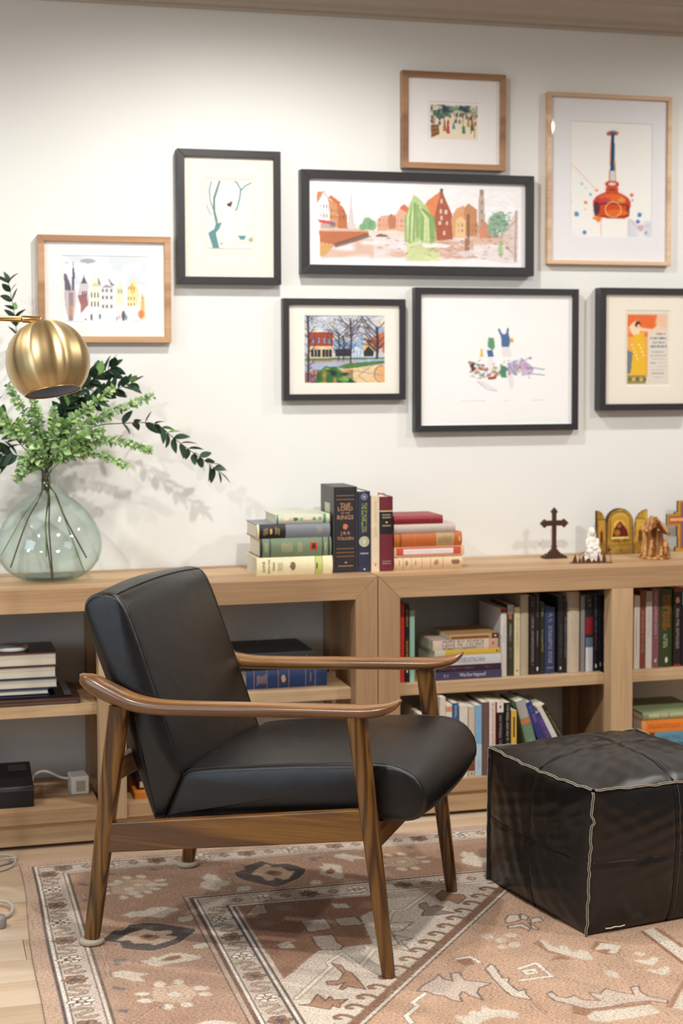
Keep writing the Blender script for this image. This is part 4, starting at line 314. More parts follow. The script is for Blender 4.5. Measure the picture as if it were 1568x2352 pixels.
# ================= books =================
def book(row,cat='book'):
    o,x,Y,z,T,L,dep,col,sty,deco,label,group,ex=row
    horiz=o=='h'; lean=ex.get('lean',0)
    if horiz: r=empty('book',(x+L,Y,z),label,cat,group,(0,-PI/2,0))
    else: r=empty('book',(x,Y,z),label,cat,group,(0,-R(lean),0))
    hard=sty in('hard','slip','fore'); th=.0026 if hard else .0007; b=min(T*.16,.006) if sty=='hard' else (.0012 if sty=='paper' else 0)
    if sty=='fore': b=0
    cm=plain('cover_'+col,col,.45 if hard else .38,0,.05,60)
    ys=lambda u:b*(1-math.sin(PI*min(max(u,0),1)))
    if sty=='slip':
        case=plain('slipcase_grey','4b4946',.5,0,.05)
        m=MB(); m.box(0,.003,0,dep,0,L);m.box(T-.003,T,0,dep,0,L);m.box(.003,T-.003,0,dep,0,.003);m.box(.003,T-.003,0,dep,L-.003,L);m.box(.003,T-.003,dep-.003,dep,.003,L-.003)
        bevel(m.build('slipcase',case,r),.001); m=MB(); m.box(.0034,T-.0034,.0015,dep-.004,.0034,L-.0034); bevel(m.build('spine',cm,r),.003,3)
        m=MB(); m.box(-.0006,0,.045,.105,L*.58,L*.80); m.build('price_sticker',plain('sticker','b9bda6'),r)
        ys=lambda u:.0013
    elif sty=='fore':
        m=MB(); m.box(0,th,0,dep,0,L); m.box(T-th,T,0,dep,0,L); m.box(th,T-th,dep-th,dep,0,L)
        tm=[d for d in deco if d[0]=='top']
        bevel(m.build('cover',cm,r),.0006)
        if tm: m=MB(); m.box(T,T+.0006,0.001,dep,.001,L-.001); m.build('jacket',plain('cover_'+tm[0][1],tm[0][1],.3),r)
        m=MB(); m.prism([(th,.004),(th,dep-th),(T-th,dep-th),(T-th,.004),(T/2,.0065)],2,.004,L-.004); m.build('page_block',PAGES,r)
        return r
    else:
        n=7; arc=[(T*i/(n-1),ys(i/(n-1))) for i in range(n)]
        inn=[(T-th,dep),(T-th,b+th),(th,b+th),(th,dep)]
        m=MB(); m.prism([(0,dep)]+arc+[(T,dep)]+inn,2,0,L); ob=m.build('cover',cm,r); autosmooth(ob,40)
        i=.003 if hard else .0004
        m=MB(); m.box(th,T-th,b+th,dep-(.004 if hard else .0003),i,L-i); m.build('page_block',PAGES,r)
    pr=MB(); kp=''; any_=False; rnd=random.Random(len(label)*7+int(T*1e4))
    def P(u,zz,off): return (u*T,ys(u)-off,zz)
    for d in deco:
        k=d[0]
        if pr.v: pr.build('emblem' if kp in('poly','disc','ring') else 'lettering',INK,r,colors=True); pr=MB()
        kp=k
        if k=='band':
            p0,p1,c=d[1:4]; c0,c1=(d[4],d[5]) if len(d)>4 else (0,1)
            z0,z1=L*(1-p1),L*(1-p0); bm_=MB(); N=8; off=.0003 if (p1-p0)>.02 or c0==0 else .0005
            vs=[];off=.0003+.0002*(c0>0)
            if z0<=0: z0=.0003
            if z1>=L: z1=L-.0003
            for q in range(N+1):
                u=c0+(c1-c0)*q/N; vs+=[P(u,z0,off),P(u,z1,off),P(u,z0,-.0002),P(u,z1,-.0002)]
            fs=[]
            for q in range(N):
                a=q*4; e=a+4; fs+=[(a,e,e+1,a+1),(a+1,e+1,e+3,a+3),(a+2,a,e,e+2)[::-1]]
            fs+=[(0,1,3,2),(N*4,N*4+2,N*4+3,N*4+1)]
            bm_.add(vs,fs); bm_.build('spine_band',plain('band_'+c,c,.5,0,.04),r,fix=True)
            continue
        any_=True; off=.0007
        if k=='tx':
            pr0=pr; pr=MB(); s=d[1]; V,F,asp=text_geo(s); c=d[4]
            if d[5]=='across':
                p,wf=d[2],d[3]; W=wf*T
                H=W/asp*1.0 if T>.05 and sty=='slip' else min(W/asp,.013)
                vs=[P(.5+(vx-.5)*wf,L*(1-p)+(vy-.5)*H,off) for vx,vy in V]
            else:
                p0,p1,hf=d[2],d[3],d[6]
                vs=[P(.5+(vy-.5)*hf,L*(1-p0)-vx*(p1-p0)*L,off) for vx,vy in V]
            pr.add(vs,F,c); pr.build('lettering',INK,r,colors=True); pr=pr0
        elif k in('dash','dashx'):
            p0,p1,c=d[1:4]
            if k=='dash' and T>.034 and len(d)<=4 and (p1-p0)*L<.05:
                zz=L*(1-p0)-.002
                while zz>L*(1-p1)+.001:
                    u=.22+rnd.uniform(0,.12); e_=.78-rnd.uniform(0,.12)
                    while u<e_:
                        w_=.0016/T; pr.add([P(u,zz,off),P(u+w_,zz,off),P(u+w_,zz-.0026,off),P(u,zz-.0026,off)],[(3,2,1,0)],c); u+=w_*1.6
                    zz-=.0052
            elif k=='dash':
                c0,c1=(d[4],d[5]) if len(d)>4 else (.32,.68); zz=L*(1-p0); step=max(.0028,T*.16)
                while zz-step*.7>L*(1-p1):
                    if rnd.random()<.86:
                        a=c0+(c1-c0)*rnd.uniform(0,.12); e=c1-(c1-c0)*rnd.uniform(0,.12); h=step*.62
                        g=rnd.choice((0,1,2))
                        pr.add([P(a,zz,off),P(e,zz,off),P(e,zz-h*.3,off),P(a,zz-h*.3,off)],[(3,2,1,0)],c)
                        if g!=1: pr.add([P(a,zz-h*.3,off),P(a+(e-a)*.25,zz-h*.3,off),P(a+(e-a)*.25,zz-h,off),P(a,zz-h,off)],[(3,2,1,0)],c)
                        if g!=2: pr.add([P(e-(e-a)*.25,zz-h*.3,off),P(e,zz-h*.3,off),P(e,zz-h,off),P(e-(e-a)*.25,zz-h,off)],[(3,2,1,0)],c)
                    zz-=step
            else:
                u=.2; h=(p1-p0)*L; z0=L*(1-p1)
                while u<.78:
                    pr.add([P(u,z0,off),P(u+.055,z0,off),P(u+.055,z0+h,off),P(u,z0+h,off)],[(0,1,2,3)],c); u+=.08
        elif k=='poly':
            p0,p1,c=d[1:4]; c0,c1=(d[4],d[5]) if len(d)>4 else (.25,.75); n=11; pts=[]
            for q in range(n):
                a=2*PI*q/n; rr=rnd.uniform(.65,1); pts.append(P((c0+c1)/2+(c1-c0)/2*rr*math.cos(a),L*(1-(p0+p1)/2)+L*(p1-p0)/2*rr*math.sin(a),off))
            ctr=P((c0+c1)/2,L*(1-(p0+p1)/2),off); pr.add(pts+[ctr],[(q,(q+1)%n,n) for q in range(n)],c)
        elif k in('disc','ring'):
            p,c=d[1],d[2]; rr=.40*T if k=='disc' else .25*T
            def ringf(r0,r1,cc,o2,n=20): pr.add([P(.5+r_*math.cos(2*PI*q/n)/T,L*(1-p)+r_*math.sin(2*PI*q/n),o2) for q in range(n) for r_ in (r0,r1)],[(2*q,2*((q+1)%n),2*((q+1)%n)+1,2*q+1)[::-1] for q in range(n)],cc)
            if k=='disc':
                ringf(0.0005,rr,'8f9488',off); ringf(rr*.55,rr*.8,c,off+.0002); ringf(rr*.15,rr*.4,'dfe0c0',off+.0002); ringf(rr*.9,rr,'d8d8b8',off+.0002)
            else: ringf(rr*.8,rr,c,off); ringf(.0004,rr*.5,c,off)
    if pr.v: pr.build('emblem' if kp in('poly','disc','ring') else 'lettering',INK,r,colors=True)
    return r
for row in BOOKS: book(row)
# ribbon marker of the burgundy book (a part of it)
for o in list(COL.objects):
    if o.get('label','').startswith('burgundy upright'):
        m=MB(); m.tube(spline([(.006,.03,.234),(.004,.03,.245),(.014,.03,.2425),(.024,.035,.2430),(.030,.04,.234)],16),.0012,6); m.build('ribbon',plain('ribbon','7a2030',.6),o,True)
        m=MB(); m.tube(spline([(.006,.03,.236),(.002,.028,.243),(.004,.026,.2445)],8),.001,5); m.build('ribbon',plain('ribbon','7a2030',.6),o,True)

# ================= rug =================
PAL=dict(cream='ddd2c2',tan='b98f72',tan2='cfb39a',slate='5d5654',slate2='857a7b',brown='9c7159',brown2='a97e63',line='6d5a50',cline='ece4d6',dline='7d6a5c',fbrown='a27a62',taupe='c4b3a3',taupe2='a48d7c',taupe3='a39285',sand='ddcbb8',sand2='d3c1b3',edge='8a7365')
A0,B0_=0.0,0.0; NA,NBv=500,480; WA,WB=1.80,1.70
rc=Cv(NA,NBv,'c7a88e')
sx=lambda a:a/WA; sy=lambda b:b/WB
rc.asp=WA/WB
def rpoly(pts,c,al=1,soft=1): rc.poly([(sx(a),sy(b)) for a,b in pts],PAL.get(c,c),al,soft)
def rline(pts,wd,c,al=1,soft=0): rc.line([(sx(a),sy(b)) for a,b in pts],wd/WB,PAL.get(c,c),al,soft,rc.asp)
AX=rc.X*WA; BX=rc.Y*WB; DD=np.minimum(AX,BX)
def band(d0,d1,c,al=1): rc.put(((DD>=d0)&(DD<d1)).astype(float),PAL.get(c,c),al)
band(0,.034,'c9ab94'); band(.034,.039,'6e6264'); band(.039,.047,'ebe3d8'); band(.047,.052,'7d7370')
band(.052,.112,'d3c4b8'); band(.112,.116,'8b7b70'); band(.116,.124,'ded2c4'); band(.124,.128,'7c6c62')
band(.128,.400,'b7937d'); band(.400,.404,'6d5d57'); band(.404,.413,'c4ab98'); band(.413,.424,'7a5f54'); band(.424,.432,'ece4da'); band(.432,.437,'6a605e')
band(.437,.498,'cfc1b4'); band(.498,.503,'6a605e'); band(.503,.512,'ebe2d6'); band(.512,.517,'7a6c64')
band(.128,.150,'bb9983')
# field inside
inf=DD>=.517
rc.put(inf.astype(float),'cfc0b2')
dA,dB=(1.213,.6155),(.627,1.3166)
ux,uy=(dB[0]-dA[0]),(dB[1]-dA[1]); dl=math.hypot(ux,uy); ux/=dl;uy/=dl; nx,ny=uy,-ux   # nx,ny points to the salmon side (larger a)
if nx<0: nx,ny=-nx,-ny
dist=(AX-dA[0])*nx+(BX-dA[1])*ny
rc.put((inf&(dist>0)).astype(float),'cba68b'); rc.put((inf&(dist<0)&(dist>-.42)).astype(float),'dccfc0')
def rel(cx,cy,rx,ry,c,al=1): rc.ell(sx(cx),sy(cy),rx/WA,ry/WB,PAL.get(c,c),al,0)
FT=[e for e in RUG_FIELD]
def drawlist(lst,f,keep=None):
    for k,c,p in lst:
        q=[f(a,b) for a,b in p]
        if keep and not all(keep(a,b) for a,b in q): 
            if not any(keep(a,b) for a,b in q): continue
        if k=='p': rpoly(q,c)
        elif k=='o': rpoly(q,c); rline(q+[q[0]],.0022,'tan2' if c=='slate' else 'line',.8)
        elif k=='d': rpoly(q,c); rline(q+[q[0]],.0022,'line',.8)
        elif k=='l':
            if c=='cline': rline(q,.0075,'edge',.8); rline(q,.0052,'cline')
            elif c=='dline': rline(q,.0022,'dline',.8)
            else: rline(q,.0042,'edge',.7); rline(q,.0022,'tan2',.9)
drawlist(FT,lambda a,b:(a,b))
# diagonal bar with hooks
def dg(s,n): return (dA[0]+ux*s+nx*n,dA[1]+uy*s+ny*n)
s0,s1=-.12,1.2
rpoly([dg(s0,-.022),dg(s1,-.022),dg(s1,-.002),dg(s0,-.002)],'98735c'); rpoly([dg(s0,0),dg(s1,0),dg(s1,.011),dg(s0,.011)],'cream')
rline([dg(s0,-.001),dg(s1,-.001)],.002,'line',.8); rline([dg(s0,.012),dg(s1,.012)],.002,'line',.8)
s=s0+.02
while s<s1:
    q=[dg(s,-.02),dg(s-.006,-.040),dg(s-.004,-.055),dg(s+.010,-.062),dg(s+.019,-.056),dg(s+.017,-.048)]
    rline(q,.0062,'97745e'); s+=.062
band(.517-.019,.517,'cfc1b4',0)
for d0,d1,c in ((.498,.503,'6a605e'),(.503,.512,'ebe2d6'),(.512,.517,'7a6c64')): band(d0,d1,c)
# guard border flowers, vine, main border motifs
def flower(cx,cy,vert,white):
    pet='efe6d8' if white else 'a07f68'; ln='6d5a50'
    k=6
    for i in range(k):
        a=2*PI*i/k+(0 if vert else PI/6)
        px_,py_=cx+.0185*math.cos(a),cy+.0150*math.sin(a)*1.25
        rel(px_,py_,.0105,.0100,ln,.9)
    for i in range(k):
        a=2*PI*i/k+(0 if vert else PI/6)
        rel(cx+.0185*math.cos(a),cy+.0150*math.sin(a)*1.25,.0080,.0075,pet)
    rel(cx,cy,.009,.010,ln); rel(cx,cy,.0068,.008,'cfc1b4' if white else '6d6468')
for off in (.0735,.4675):
    st=.249 if off<.1 else .600-.262
    b=st-.262*2; i=0
    while b<WB+.1:
        for (w_,db) in ((True,0),(False,.131)):
            c_=b+db
            if c_>off+.02:
                flower(off,c_,True,w_); flower(c_,off,False,w_)
            for sg in (1,):
                e=c_+.0655
                if e>off+.02:
                    z1=[(off-.022,e-.020),(off-.006,e-.027),(off+.012,e-.020),(off+.014,e-.008),(off,e),(off-.014,e+.008),(off-.012,e+.020),(off+.006,e+.027),(off+.022,e+.020)]
                    if not w_: z1=[(2*off-a_,b_) for a_,b_ in z1]
                    rline(z1,.0062,'87705f',.9); rline(z1,.0026,'c9b5a2',.9)
                    z2=[(e-.013,off),(e,off-.016),(e+.013,off),(e,off+.016),(e-.013,off)]
                    rline(z2,.0035,'8c7060',.85); rel(e,off,.004,.004,'9c7159')
        b+=.262
inM=lambda a,b:(.13<min(a,b)<.40)
for sh in (-.752,0,.752,1.504):
    def keepv(a,b): return .128<a<.402 and b>a-.03
    def fv(a,b,sh=sh): return (a,b+sh)
    for k,c,p in RUG_BORDER:
        q=[fv(a,b) for a,b in p]; 
        mb_=sum(b for a,b in q)/len(q); ma_=sum(a for a,b in q)/len(q)
        if mb_<ma_*0.75+.02: continue
        drawlist([(k,c,q)],lambda a,b:(a,b)); 
        if mb_>.42 or True: drawlist([(k,c,[(b,a) for a,b in q])],lambda a,b:(a,b))
for d0,d1,c in ((.400,.404,'6d5d57'),(.404,.413,'c4ab98'),(.413,.424,'7a5f54'),(.424,.432,'ece4da'),(.432,.437,'6a605e')): band(d0,d1,c,.9)
# faded areas
n1=rc.noise(9,3); n2=rc.noise(40,5)
rc.a=rc.a*(1-.0)+0; f=(np.clip(n1-.45,0,1)*.45)[...,None]; rc.a=rc.a*(1-f)+np.array([.86,.76,.68])*f
rc.a*=(1+.07*(n2-.5))[...,None]
lum=rc.a.mean(-1,keepdims=True); rc.a=np.clip((lum+(rc.a-lum)*.86)*1.02,0,1)
av=np.concatenate([np.linspace(0,WA,NA),np.arange(WA+.08,3.0,.08)]); bv=np.concatenate([np.linspace(0,WB,NBv),np.arange(WB+.08,2.4,.08)])
GA,GB=np.meshgrid(av,bv)
warp=-.022*np.clip(GB,0,1.3)*np.exp(-GA/.06)+.004*np.sin(GB*7)*np.exp(-GA/.05)
wy=.010*np.sin(GA*5.2+.4)*np.exp(-GB/.08)
V=np.stack([.2816+GA+warp,4.5206-GB+wy,0.0007*np.sin(GA*9)*np.sin(GB*8)-.0007],-1)
ci=np.clip(np.searchsorted(av[:NA],GA),0,NA-1); cj=np.clip(np.searchsorted(bv[:NBv],GB),0,NBv-1)
Cc=rc.a[cj,ci]
H_,W_=GA.shape; idx=np.arange(H_*W_).reshape(H_,W_); q=np.stack([idx[1:,:-1],idx[1:,1:],idx[:-1,1:],idx[:-1,:-1]],-1).reshape(-1,4)
# skirt
per=np.concatenate([idx[0,:],idx[1:,-1],idx[-1,-2::-1],idx[-2:0:-1,0]]); Vf=V.reshape(-1,3); base=len(Vf)
Vs=Vf[per].copy(); Vs[:,2]=FL; k=len(per); sk=np.stack([per,base+np.arange(k),base+(np.arange(k)+1)%k,per[(np.arange(k)+1)%k]],-1)
Vall=np.concatenate([Vf,Vs]); Call=np.concatenate([Cc.reshape(-1,3),np.tile([.52,.40,.32],(k,1))])
rt=NT('rug_weave'); at=rt.n('ShaderNodeAttribute',attribute_name='Col').outputs['Color']
g1=rt.noise(rt.obj(scale=(130,460,1)),1,2,.6); g2=rt.noise(rt.obj(scale=(420,110,1)),1,2,.6); g3=rt.noise(rt.obj(),9,3,.6)
sp=rt.math('ADD',rt.math('MULTIPLY',g1,.72),rt.math('MULTIPLY',g2,.28)); spk=rt.ramp(sp,[(.38,(.36,.29,.26)),(.47,(.78,.74,.71)),(.55,(1.10,1.10,1.08))])
c=rt.mix(rt.ramp(g3,[(.3,(1,1,1)),(.65,(.70,.70,.70))]),at,rt.mix(1.0,at,spk,'MULTIPLY'))
rt.B(Base_Color=c,Roughness=.95,Specular_IOR_Level=.1); rt.bump(sp,.5,.0012)
rug=link('rug',grid_mesh('rug',Vall,np.concatenate([q,sk]),Call),rt.m)
tag(rug,'faded rust and cream patterned oriental rug under the armchair and ottoman','rug')

# ================= armchair =================
ch=empty('armchair',(.4071,3.8436,0),'mid-century armchair with black leather cushions and a walnut stained frame','armchair',None,(0,0,R(-32.5)))
Wf=.632
LP=dict(near_rear=((.0025,0,.0),(.085,0,.592)),near_front=((.757,0,0),(.682,0,.605)))
def leg(wv,rear):
    (a,_,za),(b,_,zb)=LP['near_rear' if rear else 'near_front']
    if rear and wv>.1: a-=.012
    rings=[]
    for i in range(13):
        t=i/12; u=a+(b-a)*t; z=za+.0006+(zb-za)*t; hw=(.0190+.0060*min(1,t*1.4)) if rear else (.0155+.0085*t); hd=(.0155+.0055*t)
        if i==0: hw*=.94; hd*=.94
        rings.append(sup((u,wv,z),(hw,0,0),(0,hd,0),20,3))
    m=MB(); m.loft(rings); o=autosmooth(m.build('leg',WAL[2],ch),50)
    if rear:
        m=MB(); m.lathe([(.0,.0003),(.028,.0003),(.031,.003),(.031,.009),(.0285,.012),(.0,.012)],28,a+.001,wv,cap=False); m.build('felt_pad',plain('felt','b5aa98',.9),o,True)
    return o
for wv in (0,Wf):
    for rear in (True,False): leg(wv,rear)
ST=[(-.0165,.6560,.005,.006),(-.014,.656,.011,.012),(-.004,.6495,.018,.019),(.015,.6405,.0235,.024),(.04,.629,.0245,.027),(.075,.6155,.0235,.029),(.115,.602,.0215,.030),(.16,.595,.0195,.030),(.22,.5935,.018,.029),(.339,.598,.0172,.028),(.45,.603,.0168,.028),(.556,.6075,.0165,.028),(.64,.611,.0165,.029),(.70,.6145,.0160,.030),(.735,.620,.0145,.029),(.760,.628,.0115,.025),(.776,.6375,.0075,.018),(.786,.6465,.0035,.009)]
def arm(wv,sgn):
    c=spline([(s_[0],0,s_[1]) for s_ in ST],70); rr=spline([(0,s_[2],s_[3]) for s_ in ST],70); rings=[]
    for i,p in enumerate(c):
        t=(c[min(i+1,69)]-c[max(i-1,0)]).normalized(); nrm=Vector((-t.z,0,t.x))
        bow=-sgn*.010*math.sin(PI*i/69)
        rings.append(sup((p.x,wv+bow*.6,p.z),(0,rr[i].z,0),nrm*rr[i].y,20,2.3))
    m=MB(); m.loft(rings); return autosmooth(m.build('arm',ARMW,ch),60)
arm(0,-1); arm(Wf,1)
for wv in (0,Wf):
    m=MB(); m.prism([(.034,.2845),(.715,.3905),(.728,.316),(.028,.2125)][::-1] if False else [(.045,.303),(.700,.389),(.712,.317),(.032,.229)],1,wv-.012,wv+.012)
    bevel(m.build('side_rail',WAL[0],ch),.003,2)
m=MB(); m.prism([(.706,.292),(.706,.350),(.730,.350),(.730,.292)],1,.010,Wf-.010) ; bevel(m.build('front_rail',WAL[1],ch),.002)
m=MB(); m.prism([(.052,.405),(.060,.462),(.084,.462),(.076,.405)],1,.012,Wf-.012); bevel(m.build('rear_rail',WAL[1],ch),.002)
for u in (.28,.46,.62):
    zz=.303+(u-.045)*.1313-.026
    m=MB(); m.box(u-.03,u+.03,.012,Wf-.012,zz-.022,zz); bevel(m.build('seat_slat',WAL[1],ch),.002)
def chaikin(P,keep,n=3):
    for _ in range(n):
        Q=[];K=[]
        for i,p in enumerate(P):
            a=P[i-1];b=P[(i+1)%len(P)]
            if keep[i]: Q.append(p);K.append(True)
            else:
                Q+= [tuple(.75*p[j]+.25*a[j] for j in(0,1)),tuple(.75*p[j]+.25*b[j] for j in (0,1))];K+=[False,False]
        P,keep=Q,K
    return P
def resample(P,n):
    P=[Vector((p[0],p[1])) for p in P]; L=[(P[(i+1)%len(P)]-P[i]).length for i in range(len(P))]; T=sum(L); out=[];i=0;acc=0
    for k in range(n):
        s=T*k/n
        while acc+L[i]<s: acc+=L[i]; i+=1
        out.append(P[i].lerp(P[(i+1)%len(P)],(s-acc)/L[i]))
    return out
def cushion(name,prof,w0,w1,crown,label=None):
    n=96; P=resample(prof,n); area=sum(P[i].x*P[(i+1)%n].y-P[(i+1)%n].x*P[i].y for i in range(n))
    if area<0: P=P[::-1]
    N=[]
    for i in range(n):
        t=(P[(i+2)%n]-P[i-2]).normalized(); N.append(Vector((t.y,-t.x)))
    ws=[(0,.010),(.0012,.006),(.004,.0025),(.008,.0007),(.014,0)]; W=w1-w0
    st=[(w0+a,b) for a,b in ws]+[(w0+W*t,0) for t in (.06,.12,.2,.3,.4,.5,.6,.7,.8,.88,.94)]+[(w1-a,b) for a,b in ws[::-1]]
    rings=[]
    for w_,ins in st:
        t=(w_-w0)/W; c=crown(t) if callable(crown) else crown*(1-abs(2*t-1)**2.2)
        rings.append([Vector((P[i].x+N[i].x*(c-ins),w_,P[i].y+N[i].y*(c-ins)+0)) for i in range(n)])
    ctr=Vector((sum(p.x for p in P)/n,sum(p.y for p in P)/n))
    def cap(ring,w_,sg):
        return [[Vector((ctr.x+(p.x-ctr.x)*k,w_+sg*d,ctr.y+(p.z-ctr.y)*k)) for p in ring] for k,d in ((.93,.0018),(.75,.005),(.5,.0075),(.25,.0085),(.02,.009))]
    allr=cap(rings[0],w0,-1)[::-1]+rings+cap(rings[-1],w1,1)
    m=MB(); m.loft(allr); ob=m.build(name,LEA,ch,True)
    # raised seam along the near and far side edges with stitches
    for w_,sg in ((w0+.0125,1),(w1-.0125,-1)):
        pts=[Vector((P[i].x+N[i].x*.0006,w_,P[i].y+N[i].y*.0006)) for i in range(n)]
        m=MB(); m.tube(pts,.0024,8,False,True); m.build('piping',LEA,ob,True)
    sm=MB()
    for dw in (.020,.004):
        w_=w0+dw; tot=0
        Q=resample([(p.x,p.y) for p in P],int(sum((P[(i+1)%n]-P[i]).length for i in range(n))/.007))
        for i in range(len(Q)):
            t=(Q[(i+1)%len(Q)]-Q[i]); nn=Vector((t.y,-t.x)).normalized(); 
            if dw>.01: p=Q[i]+nn*.0004; vs=[(p.x,w_-.0004,p.y),(p.x+t.x*.55,w_-.0004,p.y+t.y*.55),(p.x+t.x*.55,w_+.0004,p.y+t.y*.55),(p.x,w_+.0004,p.y)]
            else:
                p=Q[i]-nn*.008; y_=w0-.0006; vs=[(p.x,y_,p.y),(p.x+t.x*.55,y_,p.y+t.y*.55),(p.x+t.x*.55-nn.x*.0008,y_,p.y+t.y*.55-nn.y*.0008),(p.x-nn.x*.0008,y_,p.y-nn.y*.0008)]
            sm.add([(a,b,c_) for a,b,c_ in vs],[(0,1,2,3)])
    o=sm.build('stitching',plain('thread','0a0a0a',.8),ob,fix=False); o['kind']='stuff'
    return ob,P,N
back=chaikin([(.152,.308),(.180,.312),(.2265,.4215),(.150,.640),(.087,.812),(.062,.852),(.024,.857),(-.012,.848),(-.034,.822),(-.014,.752),(.018,.666),(.061,.561),(.094,.467)],[1,1,1,0,0,0,0,0,0,0,0,0,0],2)
ob,P,N=cushion('back_cushion',back,.042,.592,lambda t:.015*(1-abs(2*t-1)**2.0))
# seam across the top edge
i0=max(range(len(P)),key=lambda i:P[i].x*.55+P[i].y)
pts=[]
for k in range(20):
    t=k/19; w_=.054+.526*t; c=.015*(1-abs(2*(w_-.042)/.55-1)**2.0); p=P[i0]+N[i0]*(c+.0004); pts.append((p.x,w_,p.y))
m=MB(); m.tube(pts,.0022,8); m.build('piping',LEA,ob,True)
seat=chaikin([(.182,.312),(.2285,.4215),(.248,.437),(.433,.459),(.542,.470),(.713,.484),(.785,.478),(.822,.445),(.834,.405),(.828,.372),(.800,.356),(.754,.354),(.541,.345),(.35,.325)],[1,1,0,0,0,0,0,0,0,0,0,0,0,0],2)
cushion('seat_cushion',seat,.040,.598,lambda t:.014*(1-abs(2*t-1)**2.2))

# ================= ottoman =================
ot=empty('ottoman',(1.592,3.552,0),'square black leather pouf with raw pale seam edges, right of the armchair','ottoman',None,(0,0,R(9.8)))
SO=.495; HO=.362
def seamw(t,k,amp=.003): return amp*(math.sin(t*37+k)*.6+math.sin(t*71+2*k)*.4)
def edge_curve(kind,t):  # 12 edges of the box; positions of seam curves
    return None
def puff(s,t,b):
    e=(1-abs(s)**2.6)*(1-abs(t)**2.6); g=max(0,1-abs(s)/.035)*.005+max(0,1-abs(t)/.035)*.005
    return b*max(e,0)**.75-g*max(e,0)**.3
wr=lambda x,y,k: (math.sin(x*23+y*7+k)*.5+math.sin(x*11-y*31+k*2)*.35+math.sin((x+y)*47+k)*.15)
def facepts(fn,nrm,b,k,n=40):
    vs=[];fs=[]
    for j in range(n+1):
        for i in range(n+1):
            # denser near centre lines and edges
            s=-1+2*i/n; t=-1+2*j/n
            p=fn(s,t); e=(1-abs(s)**3)*(1-abs(t)**3); cr=(abs(s*t))**1.5
            d=puff(s,t,b)+e*.0035*wr(s,t,k)+cr*e*.010*math.sin((s-t if s*t>0 else s+t)*22+k)
            vs.append(p+nrm*d)
    for j in range(n):
        for i in range(n): a=j*(n+1)+i; fs.append((a,a+1,a+n+2,a+n+1))
    return vs,fs
def corner(i,j,k):
    x=(0 if i<0 else SO); y=(0 if j<0 else SO); z=(0.001 if k<0 else HO)
    if k>0:
        x+=.022*(1) if i<0 else 0; y+=-.004
        x+= (-.004 if i>0 else -.008)
    else:
        x+=(.004 if i<0 else -.012); y+=(.006 if j<0 else -.012)
    return Vector((x,y,z))
def bil(c00,c10,c01,c11,s,t):
    a=(s+1)/2;b=(t+1)/2; return (c00*(1-a)+c10*a)*(1-b)+(c01*(1-a)+c11*a)*b
cc={(i,j,k):corner(i,j,k) for i in(-1,1) for j in (-1,1) for k in(-1,1)}
FACES=[('front',lambda s,t:bil(cc[-1,-1,-1],cc[1,-1,-1],cc[-1,-1,1],cc[1,-1,1],s,t),Vector((0,-1,0)),.030,1),
('left',lambda s,t:bil(cc[-1,1,-1],cc[-1,-1,-1],cc[-1,1,1],cc[-1,-1,1],s,t),Vector((-1,0,0)),.032,2.3),
('right',lambda s,t:bil(cc[1,-1,-1],cc[1,1,-1],cc[1,-1,1],cc[1,1,1],s,t),Vector((1,0,0)),.030,4),
('rear',lambda s,t:bil(cc[1,1,-1],cc[-1,1,-1],cc[1,1,1],cc[-1,1,1],s,t),Vector((0,1,0)),.030,5),
('top',lambda s,t:bil(cc[-1,-1,1],cc[1,-1,1],cc[-1,1,1],cc[1,1,1],s,t),Vector((0,0,1)),.046,6),
('base',lambda s,t:bil(cc[-1,1,-1],cc[1,1,-1],cc[-1,-1,-1],cc[1,-1,-1],s,t),Vector((0,0,-1)),.0,7)]
for nm,fn,nr,b,k in FACES:
    m=MB()
    if nm=='base':
        m.add([fn(-1,-1),fn(1,-1),fn(1,1),fn(-1,1)],[(0,1,2,3)]); m.build('panel',LEO,ot); continue
    vs,fs=facepts(fn,nr,b,k); m.add(vs,fs); m.build('panel',LEO,ot,True)
    # cross seams
    for ax in (0,1):
        for off in (.0,):
            pts=[]
            for i in range(41):
                q=-1+2*i/40; s_,t_=(q,off) if ax==0 else (off,q); e=(1-abs(s_)**2.6)*(1-abs(t_)**2.6)
                pts.append(fn(s_,t_)+nr*(puff(s_,t_,b)+(1-abs(q)**3)*.0035*wr(s_,t_,k)+.0012))
            m=MB(); m.tube(pts,.0022,6); m.build('seam',LEO,ot,True)
            st=MB()
            for i in range(0,40):
                for f_ in (.1,.6):
                    q=-1+2*(i+f_)/40; q2=q+.022
                    def pp(q,o2):
                        s_,t_=(q,off+o2) if ax==0 else (off+o2,q); return fn(s_,t_)+nr*(puff(s_,t_,b)+(1-abs(q)**3)*.0035*wr(s_,t_,k)+.0012)
                    if abs(q2)<.97: st.add([pp(q,.030),pp(q2,.030),pp(q2,.034),pp(q,.034)],[(0,1,2,3)])
            o=st.build('stitching',plain('grey_thread','5c5850',.8),ot,fix=False); o['kind']='stuff'
RAW=plain('raw_leather_edge','aba593',.8,0,.15,80)
ED=[((-1,-1,1),(1,-1,1),(0,-.6,.6)),((-1,1,1),(-1,-1,1),(-.6,0,.6)),((1,-1,1),(1,1,1),(.6,0,.6)),((1,1,1),(-1,1,1),(0,.6,.6)),
    ((-1,-1,-1),(-1,-1,1),(-.5,-.5,0)),((1,-1,-1),(1,-1,1),(.5,-.5,0)),((-1,1,-1),(-1,1,1),(-.5,.5,0)),((1,1,-1),(1,1,1),(.5,.5,0))]
